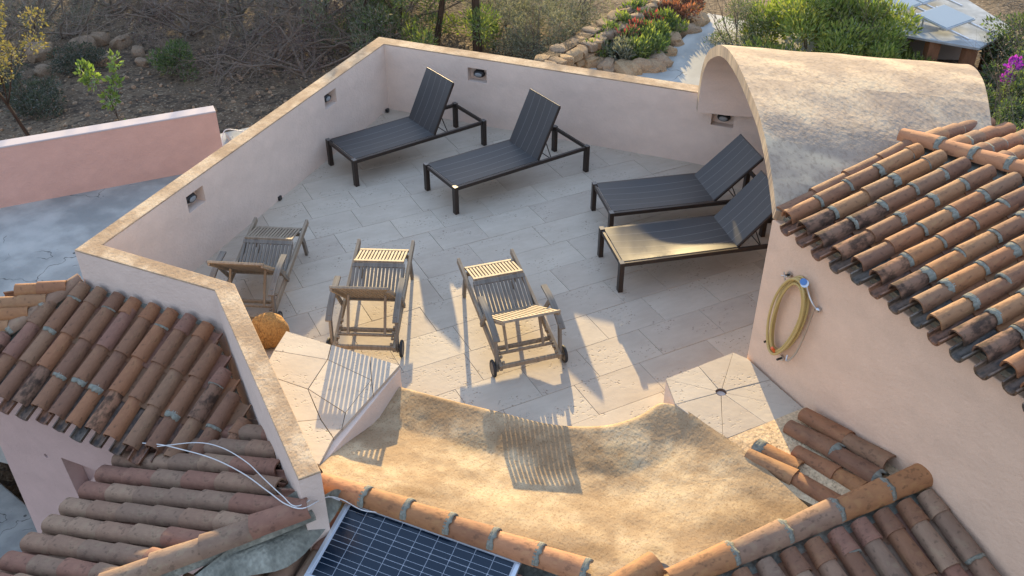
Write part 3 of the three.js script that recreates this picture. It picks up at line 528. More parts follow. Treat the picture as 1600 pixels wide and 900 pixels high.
// ---------- loose tiles ----------
const looseGeo = [1, 2, 3].map((k) => barrel(0.135, 0.165, 0.08, 0.43, 0.014, 300 + k));
[[[2.352, 0.45, -5.642], [2.577, 0.53, -5.281], 0, 'upper terracotta tile of the row against the house wall'], [[2.558, 0.525, -5.291], [2.769, 0.62, -4.934], 3, 'chipped lower tile of the row against the house wall'],
 [[2.205, 0.43, -5.518], [2.45, 0.50, -5.194], 1, 'upper brown tile of the middle loose row with a mortar plug'], [[2.431, 0.49, -5.204], [2.657, 0.57, -4.851], 4, 'lower grey brown tile of the middle loose row'],
 [[2.199, 0.41, -5.253], [2.419, 0.46, -4.976], 0, 'short cracked tile with white lime lying beside the middle row'], [[2.402, 0.45, -5.002], [2.555, 0.50, -4.782], 5, 'terracotta tile below the limewashed one on the ledge'],
 [[1.903, 0.405, -5.33], [2.164, 0.42, -5.07], 5, 'sunlit loose tile with grey mortar on its end'], [[1.821, 0.40, -5.226], [2.105, 0.425, -4.975], 2, 'sunlit ribbed tile on the edge of the rendered slope'], [[2.10, 0.415, -4.995], [2.343, 0.46, -4.683], 0, 'glowing orange tile against the ridge by the rendered slope']].forEach(([a, b, mi, label], k) => {
  const t = thing('loose_tile', label, 'roof tile', 'loose tiles left on the ledge');
  const p = V(...a), q = V(...b), Z = q.clone().sub(p).normalize(), X = V(0, 1, 0).cross(Z).normalize(), Y = Z.clone().cross(X);
  const m = part('tile_body', looseGeo[k % 3], M.clay[mi], t); m.scale.z = p.distanceTo(q) / 0.41;
  t.matrix.makeBasis(X, Y, Z).setPosition(p); t.matrix.decompose(t.position, t.quaternion, t.scale);
  if (k === 3 || k === 6 || k === 2) { const c = part('mortar', collarGeo(0.16, 0.078, 500 + k), M.mortar, t); c.position.z = k === 6 ? 0.03 : 0.42; c.scale.z = 2; }
});
// ---------- solar panel ----------
{
  const t = thing('solar_module', 'dark blue solar panel in a silver frame on the front tiled roof', 'solar panel');
  const Lx = 1.385, Ly = 0.63;
  const fr = [[0, 0, Lx, 0.03], [0, Ly - 0.03, Lx, Ly], [0, 0.03, 0.03, Ly - 0.03], [Lx - 0.03, 0.03, Lx, Ly - 0.03]];
  fr.forEach(([x0, y0, x1, y1]) => part('frame_bar', new RoundedBoxGeometry(x1 - x0, 0.035, y1 - y0, 1, 0.003).translate((x0 + x1) / 2, 0, (y0 + y1) / 2), M.silver, t));
  part('backing', new THREE.BoxGeometry(Lx - 0.06, 0.006, Ly - 0.06).translate(Lx / 2, 0.002, Ly / 2), mat({ color: lin(0.5, 0.52, 0.55), roughness: 0.4 }), t);
  const cw = 0.1445, ch = 0.142, cg = new THREE.BoxGeometry(cw - 0.006, 0.003, ch - 0.006), bus = new THREE.BoxGeometry(cw - 0.006, 0.001, 0.0016);
  for (let i = 0; i < 9; i++) for (let j = 0; j < 4; j++) { const c = part('cell', cg, M.cell, t); c.position.set(0.042 + cw * (i + 0.5), 0.008, 0.031 + ch * (j + 0.5)); for (const d of [-0.03, 0.03]) { const b = part('busbar', bus, M.silver, c); b.position.set(0, 0.0022, d); } }
  const e = V(0.917, 0, 0.399), r = slopeVec(-0.399, 0.917, rad(15)), n = r.clone().cross(e).normalize(); if (n.y < 0) n.negate();
  t.matrix.makeBasis(e, n, r).setPosition(V(-1.20, 0.43, -4.765)); t.matrix.decompose(t.position, t.quaternion, t.scale);
  for (const x of [0.2, 1.18]) part('mount_rail', new THREE.BoxGeometry(0.04, 0.05, 0.62).translate(x, -0.045, Ly / 2), M.silver, t);
}
function tube(name, pts, rr, m, label, cat, group) { const c = new THREE.CatmullRomCurve3(pts.map((p) => V(...p))); const t = part(name, new THREE.TubeGeometry(c, pts.length * 10, rr, 7), m); if (label) tag(t, label, cat, group); return t; }
tube('power_cable', [[-3.04, 0.17, -5.62], [-2.86, 0.22, -5.55], [-2.65, 0.3, -5.42], [-2.33, 0.39, -5.23], [-1.99, 0.53, -4.93], [-1.72, 0.66, -4.63], [-1.53, 0.77, -4.41], [-1.42, 0.8, -4.35], [-1.30, 0.62, -4.62], [-1.22, 0.50, -4.70], [-1.07, 0.47, -4.63], [-0.83, 0.46, -4.61], [-0.55, 0.47, -4.53], [-0.27, 0.48, -4.44], [0.0, 0.48, -4.3], [0.31, 0.48, -4.16], [0.5, 0.44, -4.0]], 0.0045, M.cable, 'white power cable running over the tiles to the solar panel', 'cable', 'white cables on the roof');
tube('power_cable', [[-2.87, 0.24, -5.51], [-2.5, 0.34, -5.45], [-2.29, 0.4, -5.34], [-2.0, 0.52, -5.06], [-1.81, 0.62, -4.81], [-1.59, 0.74, -4.52], [-1.46, 0.8, -4.37], [-1.34, 0.66, -4.60], [-1.24, 0.52, -4.68]], 0.004, M.cable, 'second white cable looping across the pale tiles below the parapet', 'cable', 'white cables on the roof');
// ---------- grey sling loungers ----------
function makeLounger(label, angle, hinge, sag) {
  // local: x along the bed from the foot, z across, y up
  const t = thing('sun_lounger', label, 'sun lounger', 'grey sling sun loungers on the terrace');
  const L = 1.92, Wd = 0.6866, h = 0.356, pw = 0.068;
  for (const [x, z] of [[0, 0], [0, Wd], [L, 0], [L, Wd]]) {
    const p = part('leg', new RoundedBoxGeometry(pw * 0.75, h, pw, 1, 0.004).translate(x, h / 2, z), M.bronze, t);
    part('cap', new RoundedBoxGeometry(pw * 0.76, 0.006, pw * 1.01, 1, 0.002).translate(x, h + 0.002, z), M.cap, p);
  }
  for (const z of [0, Wd]) part('side_rail', beam(V(0.03, h - 0.028, z), V(L - 0.03, h - 0.028, z), 0.035, 0.045), M.bronze, t);
  part('end_rail', beam(V(0, h - 0.028, 0.036), V(0, h - 0.028, Wd - 0.036), 0.03, 0.045), M.bronze, t);
  part('end_rail', beam(V(L, h - 0.028, 0.036), V(L, h - 0.028, Wd - 0.036), 0.03, 0.045), M.bronze, t);
  const z0 = 0.02, z1 = Wd - 0.02, ln = 0.70, ca = Math.cos(angle), sa = Math.sin(angle);
  const bedF = (u, v) => { const z = lerp(z0, z1, u), x = lerp(0.02, hinge, v), s = 4 * u * (1 - u), q = Math.sin(Math.PI * clamp(v * 1.0)); return V(x, h - 0.004 - s * q * sag, z); };
  part('sling_seat', sheet(bedF, 12, 26, 0.006), M.sling, t);
  const back = new THREE.Group(); back.name = 'backrest'; t.add(back); back.position.set(hinge, h - 0.012, 0);
  const q = (d, o, z) => V(ca * d - sa * o, sa * d + ca * o, z);
  part('sling_back', sheet((u, v) => { const s = 4 * u * (1 - u); return q(ln * v, -s * Math.sin(Math.PI * v) * 0.02 + 0.008, lerp(z0 + 0.015, z1 - 0.015, u)); }, 10, 16, 0.006), M.sling, back);
  for (const z of [z0 + 0.018, z1 - 0.018]) part('back_rail', beam(q(0, -0.008, z), q(ln, -0.008, z), 0.028, 0.026, V(0, 0, 1).cross(V(ca, sa, 0))), M.bronze, back);
  part('top_rail', beam(q(ln, -0.002, z0 + 0.006), q(ln, -0.002, z1 - 0.006), 0.026, 0.022, V(-sa, ca, 0)), M.bronze, back);
  // wire prop under the backrest
  const pr = 0.26, c = new THREE.CatmullRomCurve3([q(pr, -0.02, z0 + 0.05), V(ca * pr + 0.12, -0.06, z0 + 0.05), V(ca * pr + 0.12, -0.06, z1 - 0.05), q(pr, -0.02, z1 - 0.05)], false, 'catmullrom', 0.02);
  part('prop_wire', new THREE.TubeGeometry(c, 40, 0.006, 6), M.bronze, t).position.set(hinge, h - 0.012, 0);
  return t;
}
[[-2.332, -10.869, 0.629, 63, 1.17, 0.02, 'grey sling lounger in the far corner with its back raised steeply'],
 [-1.04, -10.205, 0.586, 64, 1.19, 0.02, 'grey sling lounger with raised back along the rear wall, second from the corner'],
 [0.965, -9.721, 0.204, 43, 1.22, 0.03, 'grey sling lounger with half raised back under the vault, fully in shade'],
 [0.971, -8.709, 0.222, 47, 1.28, 0.045, 'grey sling lounger with the sun falling across its foot end']].forEach(([x, z, a, an, hg, sg, label]) => { const l = makeLounger(label, rad(an), hg, sg); l.position.set(x, 0, z); l.rotation.y = a; });

// ---------- slatted wooden deck chairs on wheels ----------
function makeDeckChair(label, backAngle) {
  // local: z along the chair from the foot end, x across, y up
  const t = thing('deck_chair', label, 'deck chair', 'slatted wooden deck chairs');
  const hw = 0.285, up = V(0, 1, 0), bar = (n, p, q, w, h, m = M.teak, parent = t) => part(n, boxUV(beam(p, q, w, h), 0.6), m, parent);
  const railY = (s) => 0.385 - 0.19 * (s + 0.08);
  for (const x of [-hw, hw]) {
    bar('side_rail', V(x, railY(-0.1), -0.1), V(x, railY(1.36), 1.36), 0.032, 0.065);
    // foot leg, slightly curved
    const c = new THREE.CatmullRomCurve3([V(x * 0.93, railY(0.1) - 0.01, 0.12), V(x * 0.93, 0.2, 0.05), V(x * 0.93, 0.0, 0.0)]);
    const lg = merge([beam(c.getPoint(0), c.getPoint(0.5), 0.03, 0.06), beam(c.getPoint(0.46), c.getPoint(1), 0.03, 0.055)]); part('leg', boxUV(lg, 0.6), M.teakShaded, t);
    // armrest, bowed, on its rear leg and a front strut
    const ax = x * 1.1, arm = new THREE.CatmullRomCurve3([V(ax, 0.545, 0.80), V(ax, 0.525, 1.0), V(ax, 0.47, 1.18), V(ax, 0.40, 1.32)]);
    part('armrest', boxUV(sheet((u, v) => { const p = arm.getPoint(v); return V(p.x + (u - 0.5) * 0.058, p.y, p.z); }, 2, 10, 0.022), 0.6), M.teakShaded, t);
    bar('rear_leg', V(ax * 0.99, 0.44, 1.25), V(ax * 0.99, 0.05, 1.30), 0.024, 0.055, M.teakShaded);
    bar('arm_strut', V(ax * 0.98, 0.51, 1.0), V(ax * 0.98, railY(0.78) - 0.02, 0.78), 0.022, 0.045, M.teakShaded);
    // wheel
    const w = new THREE.Group(); w.name = 'wheel'; t.add(w); w.position.set(x * 1.22, 0.085, 1.30);
    part('tyre', new THREE.TorusGeometry(0.072, 0.014, 8, 24).rotateY(Math.PI / 2), M.rubber, w);
    part('hub', new THREE.CylinderGeometry(0.062, 0.062, 0.02, 20).rotateZ(Math.PI / 2), M.teakShaded, w);
    // notched rack for the prop
    for (let k = 0; k < 5; k++) { const s = 1.04 + k * 0.07; bar('rack_tooth', V(x * 0.9, railY(s) + 0.02, s), V(x * 0.9, railY(s) + 0.045, s + 0.012), 0.022, 0.026); }
  }
  bar('axle', V(-hw * 1.22, 0.085, 1.30), V(hw * 1.22, 0.085, 1.30), 0.02, 0.02, M.steel);
  bar('cross_bar', V(-hw, railY(1.12) - 0.0, 1.12), V(hw, railY(1.12), 1.12), 0.026, 0.04);
  bar('cross_bar', V(-hw, railY(1.30) + 0.0, 1.345), V(hw, railY(1.30), 1.345), 0.026, 0.045);
  bar('cross_bar', V(-hw, railY(0.06) - 0.02, 0.10), V(hw, railY(0.06) - 0.02, 0.10), 0.026, 0.04);
  // panels of lengthwise slats between two rails
  function panel(name, a, b, n, w, m, withSides) {
    const g = new THREE.Group(); g.name = name; t.add(g);
    const d = b.clone().sub(a).normalize(), nn = V(1, 0, 0).cross(d).negate(); if (nn.y < 0) nn.negate();
    part('panel_rail', boxUV(beam(a.clone().add(V(-w, 0, 0)), a.clone().add(V(w, 0, 0)), 0.045, 0.024, nn), 0.6), m, g);
    part('panel_rail', boxUV(beam(b.clone().add(V(-w, 0, 0)), b.clone().add(V(w, 0, 0)), 0.045, 0.024, nn), 0.6), m, g);
    const pitch = 2 * w / n;
    for (let i = 0; i < n; i++) { const x = -w + pitch * (i + 0.5); part('slat', boxUV(beam(a.clone().add(V(x, 0, 0)).addScaledVector(d, 0.02), b.clone().add(V(x, 0, 0)).addScaledVector(d, -0.02), pitch * 0.66, 0.016, nn, 0.002), 0.6), m, g); }
    if (withSides) for (const x of [-w + 0.012, w - 0.012]) part('panel_side', boxUV(beam(a.clone().add(V(x, 0, 0)).addScaledVector(nn, -0.02), b.clone().add(V(x, 0, 0)).addScaledVector(nn, -0.02), 0.024, 0.03, nn), 0.6), m, g);
    return g;
  }
  const knee = V(0, 0.425, 0.355), hip = V(0, 0.225, 0.70), footE = V(0, 0.362, 0.03), bl = 0.76, ca = Math.cos(backAngle), sa = Math.sin(backAngle);
  panel('foot_panel', footE, knee.clone().add(V(0, 0.008, -0.012)), 15, hw - 0.03, M.teak, false);
  panel('seat_panel', knee.clone().add(V(0, -0.016, 0.03)), hip, 14, hw - 0.02, M.teakShaded, true);
  const b0 = hip.clone().add(V(0, 0.02, 0.0)), b1 = b0.clone().add(V(0, sa * bl, ca * bl));
  panel('back_panel', b0, b1, 14, hw - 0.012, M.teak, true);
  for (const x of [-hw * 0.62, hw * 0.62]) { const p = b0.clone().lerp(b1, 0.55); bar('back_prop', V(x, p.y - 0.03, p.z), V(x, railY(1.2) + 0.015, 1.20), 0.024, 0.026); }
  bar('prop_bar', V(-hw, railY(1.2) + 0.02, 1.20), V(hw, railY(1.2) + 0.02, 1.20), 0.024, 0.026);
  return t;
}
[['wooden slatted deck chair standing by the parapet, its back tipped over the wall corner', -2.53, -8.77, -0.088, 41.5], ['wooden slatted deck chair whose striped shadow falls on the wedge shaped bench', -1.325, -8.285, -0.05, 41.5], ['wooden slatted deck chair turned aside, casting striped shadow on the rendered slope', -0.245, -8.02, 0.315, 31]].forEach(([label, x, z, a, b]) => { const c = makeDeckChair(label, rad(b)); c.position.set(x, 0, z); c.rotation.y = a; if (x < -2) c.scale.y = 0.93; });

// ---------- boulder in the corner ----------
function rockGeo(seed, sx, sy, sz, det = 3, amp = 0.22, pw = 1) {
  const g = mergeVertices(new THREE.IcosahedronGeometry(1, det).deleteAttribute('normal').deleteAttribute('uv')), p = g.attributes.position, r = mulberry(seed), ox = r() * 50, oz = r() * 50;
  for (let i = 0; i < p.count; i++) { const x = p.getX(i), y = p.getY(i), z = p.getZ(i); const bx = (c) => Math.sign(c) * Math.pow(Math.abs(c), pw), k = 1 + (fbm(x * 1.3 + ox + y * 0.7, z * 1.3 + oz - y * 0.9, 256, 3) - 0.5) * 2 * amp; p.setXYZ(i, bx(x) * k * sx, Math.max(bx(y) * k, -0.55) * sy, bx(z) * k * sz); }
  g.computeVertexNormals(); const n = g.toNonIndexed(); return toCreasedNormals(boxUV(n, 0.8), pw < 1 ? 0.45 : 0.9);
}
{ const m = part('boulder', rockGeo(3, 0.19, 0.2, 0.15, 3, 0.15), M.ochre); m.position.set(-2.33, 0.14, -7.16); m.rotation.y = 0.5; tag(m, 'ochre rounded boulder standing in the parapet corner next to the bench', 'boulder'); }

// ---------- hose, taps and shower on the house wall ----------
{
  const wx = V(0.439, 0, 0.8985), wn = V(-0.8985, 0, 0.439), o = V(2.075, 0, -6.46), P = (s, y, d) => o.clone().addScaledVector(wx, s).add(V(0, y, 0)).addScaledVector(wn, d);
  const h = thing('garden_hose', 'yellow coiled garden hose hanging in loops on the house wall', 'hose');
  const r = mulberry(8);
  for (let k = 0; k < 6; k++) {
    const pts = [], c = [0.40 + (r() - 0.5) * 0.03, 1.12 + (r() - 0.5) * 0.02], a = 0.145 + (r() - 0.5) * 0.05, b = 0.39 + (r() - 0.5) * 0.05, d0 = 0.015 + k * 0.011;
    for (let i = 0; i < 22; i++) { const t = i / 22 * Math.PI * 2, q = b * Math.sin(t); pts.push(P(c[0] + a * Math.cos(t) * (1 + 0.12 * Math.sin(t)) + q * 0.16, c[1] + q, d0 + 0.004 * Math.sin(t * 3 + k))); }
    part('hose_loop', new THREE.TubeGeometry(new THREE.CatmullRomCurve3(pts, true), 90, 0.0115, 8, true), M.hose, h);
  }
  part('coupling', new THREE.CylinderGeometry(0.014, 0.014, 0.06, 10).rotateZ(0.7).applyMatrix4(new THREE.Matrix4().setPosition(P(0.36, 0.76, 0.07))), M.orange, h);
  const s = thing('shower_fitting', 'steel hand shower with a blue faced rose and pipe beside the hose', 'shower');
  part('shower_head', new THREE.CylinderGeometry(0.032, 0.02, 0.03, 18).rotateX(0.9).rotateY(-0.6).applyMatrix4(new THREE.Matrix4().setPosition(P(0.540, 1.54, 0.07))), M.steel, s);
  part('rose', new THREE.CylinderGeometry(0.027, 0.027, 0.006, 18).rotateX(0.9).rotateY(-0.6).applyMatrix4(new THREE.Matrix4().setPosition(P(0.535, 1.56, 0.085))), M.blue, s);
  part('handle', new THREE.TubeGeometry(new THREE.CatmullRomCurve3([P(0.545, 1.53, 0.06), P(0.580, 1.46, 0.05), P(0.630, 1.40, 0.04), P(0.660, 1.36, 0.02)]), 14, 0.011, 8), M.steel, s);
  part('flex_pipe', new THREE.TubeGeometry(new THREE.CatmullRomCurve3([P(0.650, 1.38, 0.03), P(0.630, 1.1, 0.05), P(0.570, 0.85, 0.05), P(0.500, 0.74, 0.05), P(0.480, 0.78, 0.03)]), 30, 0.008, 8), M.steel, s);
  part('bracket', new THREE.SphereGeometry(0.024, 12, 8).applyMatrix4(new THREE.Matrix4().setPosition(P(0.670, 1.36, 0.01))), M.steel, s);
  const labels = ['cross handled tap at the top of the hanging hose', 'round chrome outlet within the lower hose loops', 'round chrome outlet under the hose'];
  [[0.30, 1.46], [0.22, 0.74], [0.40, 0.68]].forEach(([q, y], k) => {
    const tp = thing('wall_tap', labels[k], 'tap', 'taps on the house wall'), c = P(q, y, 0);
    tp.position.copy(c); tp.rotation.y = Math.atan2(wn.x, wn.z);
    part('flange', new THREE.CylinderGeometry(0.024, 0.026, 0.012, 18).rotateX(Math.PI / 2).translate(0, 0, 0.006), M.steel, tp);
    part('spout', new THREE.CylinderGeometry(0.01, 0.01, 0.045, 12).rotateX(Math.PI / 2).translate(0, 0, 0.03), M.black, tp);
    if (!k) for (const a of [0, Math.PI / 2]) part('handle', new THREE.CylinderGeometry(0.006, 0.006, 0.07, 8).rotateZ(a + 0.4).translate(0, 0, 0.055), M.steel, tp);
  });
}
// ---------- lower terrace on the left ----------
{
  const b = thing('lower_terrace', 'pale cracked concrete roof terrace below the parapet', 'terrace');
  tag(b, b.userData.label, 'terrace', null, 'structure');
  part('terrace_slab', ext([[-4.1, -7.2], [-2.0, -13.0], [-4.3, -14.6], [-10, -11.3], [-9, -8.2], [-5.2, -7.0]], -1.5, -1.2, 0, 2.2), M.concrete, b);
  const w = thing('boundary_wall', 'low pink rendered wall with a pale cap along the concrete terrace', 'wall');
  const A = [-4.46, -13.14], Bp = [-9.6, -10.85], d = [-0.914, 0.407], n = [-0.407, -0.914], q = (p, t, s) => [p[0] + n[0] * t + d[0] * s, p[1] + n[1] * t + d[1] * s];
  part('wall_body', ext([A, Bp, q(Bp, 0.22, 0), q(A, 0.22, 0)], -3.0, -0.30, 0.0, 0.9), M.pinkWall, w);
  part('wall_cap', ext([q(A, -0.006, 0), q(Bp, -0.006, 0), q(Bp, 0.226, 0), q(A, 0.226, 0)], -0.30, -0.275, 0.008, 0.9), mat({ color: lin(0.62, 0.54, 0.52), map: T.stucco }), w);
  const st = part('stone_step', ext([[-4.35, -13.5], [-3.7, -13.9], [-3.95, -14.5], [-4.7, -14.1]], -1.2, -1.08, 0.02, 1), M.concrete); tag(st, 'grey stone step behind the end of the pink boundary wall', 'step');
  tube('water_pipe', [[-4.62, -1.1, -13.6], [-4.62, -0.95, -13.75], [-4.58, -0.9, -13.8], [-4.2, -1.0, -13.9], [-3.5, -1.15, -14.0]], 0.008, M.cable, 'thin white pipe bent over the ground behind the pink boundary wall', 'pipe');
}
// ---------- ground ----------
const gy = (x, z) => -2.85 + (fbm(x * 0.35 + 80, z * 0.35 + 80, 256, 4) - 0.5) * 0.5 - 0.25 + sstep(-20, -34, z) * sstep(4, -4, x) * 1.0;
{
  const xs = [], zs = []; const seq = (a, b, s) => { const o = []; for (let v = a; v < b; v += s) o.push(v); return o; };
  xs.push(...seq(-300, -40, 40), ...seq(-40, -16, 3), ...seq(-16, 16, 0.25), ...seq(16, 40, 3), ...seq(40, 301, 40));
  zs.push(...seq(-400, -60, 40), ...seq(-60, -30, 2), ...seq(-30, -11, 0.25), ...seq(-11, 20, 1.5), ...seq(20, 221, 40));
  const P = [], Uv = [], I = [];
  for (const z of zs) for (const x of xs) { P.push(x, gy(x, z), z); Uv.push(x / 2.6, z / 2.6); }
  for (let j = 0; j < zs.length - 1; j++) for (let i = 0; i < xs.length - 1; i++) { const a = j * xs.length + i, b = a + 1, c = a + xs.length, d = c + 1; I.push(a, c, d, a, d, b); }
  const g = new THREE.BufferGeometry(); g.setAttribute('position', new THREE.Float32BufferAttribute(P, 3)); g.setAttribute('uv', new THREE.Float32BufferAttribute(Uv, 2)); g.setIndex(I); g.computeVertexNormals();
  struct('ground', g, M.soil, 'dry stony hillside soil', 'ground');
}
// ---------- plants ----------
function leafGeo(seed, n, clumps, len, wid, cols, up = 0.3) {
  const r = mulberry(seed), P = new Float32Array(n * 12), C = new Float32Array(n * 12), N = new Float32Array(n * 12), I = new Uint32Array(n * 6);
  const d = V(), s = V(), nn = V(), c = new THREE.Color();
  for (let i = 0; i < n; i++) {
    const [cx, cy, cz, rx, ry, rz] = clumps[Math.floor(r() * clumps.length)];
    let x, y, z, q; do { x = r() * 2 - 1; y = r() * 2 - 1; z = r() * 2 - 1; q = x * x + y * y + z * z; } while (q > 1);
    const k = Math.pow(q, -0.12); x *= k; y *= k; z *= k;
    d.set(x + (r() - 0.5) * 1.4, y + up + (r() - 0.5) * 1.2, z + (r() - 0.5) * 1.4).normalize(); s.set(r() - 0.5, r() - 0.5, r() - 0.5).cross(d).normalize();
    const L = len * (0.6 + r() * 0.8), W = wid * (0.6 + r() * 0.8), px = cx + x * rx, py = cy + y * ry, pz = cz + z * rz, o = i * 12;
    const col = cols[Math.floor(r() * cols.length)], v = 0.75 + r() * 0.5; nn.crossVectors(s, d).normalize();
    const pts = [[0, 0], [0.5, 1], [1, 0], [0.5, -1]];
    for (let j = 0; j < 4; j++) { const [a, b] = pts[j]; P[o + j * 3] = px + d.x * L * a + s.x * W * b / 2; P[o + j * 3 + 1] = py + d.y * L * a + s.y * W * b / 2; P[o + j * 3 + 2] = pz + d.z * L * a + s.z * W * b / 2; N.set([nn.x, nn.y, nn.z], o + j * 3); C.set([col[0] * v, col[1] * v, col[2] * v], o + j * 3); }
    I.set([i * 4, i * 4 + 1, i * 4 + 2, i * 4, i * 4 + 2, i * 4 + 3], i * 6);
  }
  const g = new THREE.BufferGeometry(); g.setAttribute('position', new THREE.BufferAttribute(P, 3)); g.setAttribute('normal', new THREE.BufferAttribute(N, 3)); g.setAttribute('color', new THREE.BufferAttribute(C, 3)); g.setIndex(new THREE.BufferAttribute(I, 1));
  return g;
}
M.leaf = new THREE.MeshPhysicalMaterial({ vertexColors: true, roughness: 1, side: THREE.DoubleSide, transmission: 0.5, thickness: 0 });
// tapered branching wood; returns geometry and the tips
function wood(seed, { base = V(0, 0, 0), dir = V(0, 1, 0), len = 1, r0 = 0.05, depth = 3, kids = 3, spread = 0.7, bend = 0.25, gravity = 0 }) {
  const r = mulberry(seed), geos = [], tips = [];
  const seg = (p, d, L, r0, lev) => {
    const n = 3; let a = p.clone(), dd = d.clone(), ra = r0;
    for (let i = 0; i < n; i++) {
      dd.add(V((r() - 0.5) * bend, (r() - 0.5) * bend - gravity * 0.1, (r() - 0.5) * bend)).normalize();
      const b = a.clone().addScaledVector(dd, L / n), rb = ra * 0.8, c = new THREE.CylinderGeometry(rb, ra, L / n * 1.04, lev > 1 ? 5 : 3, 1, true);
      c.translate(0, L / n / 2, 0); c.applyQuaternion(new THREE.Quaternion().setFromUnitVectors(V(0, 1, 0), dd)); c.translate(a.x, a.y, a.z); geos.push(c);
      if (lev > 0 && i > 0) for (let k = 0; k < kids / 2; k++) { const sd = dd.clone().add(V((r() - 0.5) * 2, (r() - 0.4) * 1.4 - gravity * 0.4, (r() - 0.5) * 2).multiplyScalar(spread)).normalize(); seg(b, sd, L * (0.45 + r() * 0.3), rb * 0.62, lev - 1); }
      a = b; ra = rb;
    }
    tips.push(a);
  };
  seg(base, dir.clone().normalize(), len, r0, depth);
  return { geo: mergeGeometries(geos), tips };
}
function plantAt(o, x, z, turn = 0, y) { o.position.set(x, y ?? gy(x, z) - 0.03, z); o.rotation.y = turn; return o; }
const G = { dark: [[0.04, 0.06, 0.028], [0.055, 0.075, 0.035], [0.07, 0.085, 0.045]], bright: [[0.20, 0.28, 0.03], [0.26, 0.33, 0.045], [0.14, 0.21, 0.025], [0.32, 0.36, 0.07]], mid: [[0.09, 0.155, 0.03], [0.13, 0.19, 0.04], [0.065, 0.11, 0.025]], olive: [[0.16, 0.18, 0.10], [0.21, 0.22, 0.13], [0.11, 0.13, 0.07], [0.27, 0.27, 0.17]], brown: [[0.16, 0.10, 0.08], [0.2, 0.14, 0.11], [0.13, 0.085, 0.075]], yellow: [[0.20, 0.18, 0.045], [0.16, 0.16, 0.04], [0.25, 0.21, 0.06]], red: [[0.40, 0.06, 0.05], [0.45, 0.15, 0.10]], rust: [[0.34, 0.13, 0.06], [0.28, 0.11, 0.05], [0.2, 0.12, 0.05]] };
function clumpSet(seed, n, R, H, cr) { const r = mulberry(seed), o = []; for (let i = 0; i < n; i++) { const a = r() * 6.283, q = Math.sqrt(r()) * R, y = H * (0.25 + 0.75 * r()) * (1 - 0.35 * q / R); o.push([Math.cos(a) * q, y, Math.sin(a) * q, cr * (0.6 + r() * 0.7), cr * (0.5 + r() * 0.6), cr * (0.6 + r() * 0.7)]); } return o; }
function shrubProto(name, label, group, { seed, R, H, n, len, wid, cols, clumps = 16, cr = 0.3, woodm = M.deadwood, stems = 4, up = 0.3 }) {
  const t = thing(name, label, 'shrub', group), r = mulberry(seed), gs = [];
  for (let k = 0; k < stems; k++) gs.push(wood(seed * 5 + k, { dir: V((r() - 0.5) * 1.2, 1, (r() - 0.5) * 1.2), len: H * 0.8, r0: 0.022, depth: 2, kids: 3, spread: 0.6 }).geo);
  part('branches', mergeGeometries(gs), woodm, t);
  part('foliage', leafGeo(seed, n, clumpSet(seed + 1, clumps, R, H, cr), len, wid, cols, up), M.leaf, t);
  return t;
}
function copies(proto, label, list) { list.forEach(([x, z, turn, s, lab], i) => { const o = i ? proto.clone() : proto; if (i) { o.name = numbered(proto.name.replace(/_\d+$/, '')); scene.add(o); o.userData = { ...proto.userData }; } if (lab) o.userData.label = lab; plantAt(o, x, z, turn); o.scale.setScalar(s || 1); }); }
// dead, leafless brush along the slope
function brush(seed, size, leafy) {
  const t = thing('dead_shrub', '', 'shrub', 'dry grey brush on the slope behind the terrace'), r = mulberry(seed), gs = [];
  for (let k = 0; k < 7; k++) gs.push(wood(seed * 9 + k, { base: V((r() - 0.5) * 0.4, 0, (r() - 0.5) * 0.4), dir: V((r() - 0.5) * 2.4, 0.55 + r() * 0.7, (r() - 0.5) * 2.4), len: size * (0.8 + r() * 0.5), r0: 0.034, depth: 3, kids: 3, spread: 0.85, bend: 0.55, gravity: 0.35 }).geo);
  part('branches', mergeGeometries(gs), M.deadwood, t);
  part('dry_leaves', leafGeo(seed, 1000, clumpSet(seed + 2, 14, size * 0.8, size * 0.6, 0.34), 0.07, 0.022, leafy), M.leaf, t);
  return t;
}
const brushLabel = 'tangled grey leafless brush on the shaded slope';
copies(Object.assign(brush(61, 1.5, G.brown)), '', [[-5.72, -21.9, 0, 1], [-6.9, -21.3, 1.1, 0.85], [-4.9, -21.3, 2.3, 1], [-3.9, -22.6, 3.4, 1.15], [-8.2, -23.6, 4.1, 1.1], [-5.0, -24.2, 5.0, 1.2], [-9.6, -24.8, 0.7, 1.2]].map((a) => [...a, brushLabel]));
copies(brush(62, 1.7, [[0.14, 0.14, 0.09], [0.19, 0.18, 0.12], [0.11, 0.12, 0.07]]), '', [[-6.8, -23.2, 0, 1], [-10.7, -25.2, 1.9, 1.1], [-12.4, -24.2, 3.1, 1.1], [-7.4, -25.0, 4.4, 1.25], [-11.4, -23.6, 5.2, 0.9], [-2.9, -24.4, 0.5, 1.1], [-13.2, -22.6, 2.2, 0.9], [-3.4, -25.5, 4, 1.3]].map((a) => [...a, 'tangled brush with sparse olive leaves on the shaded slope']));
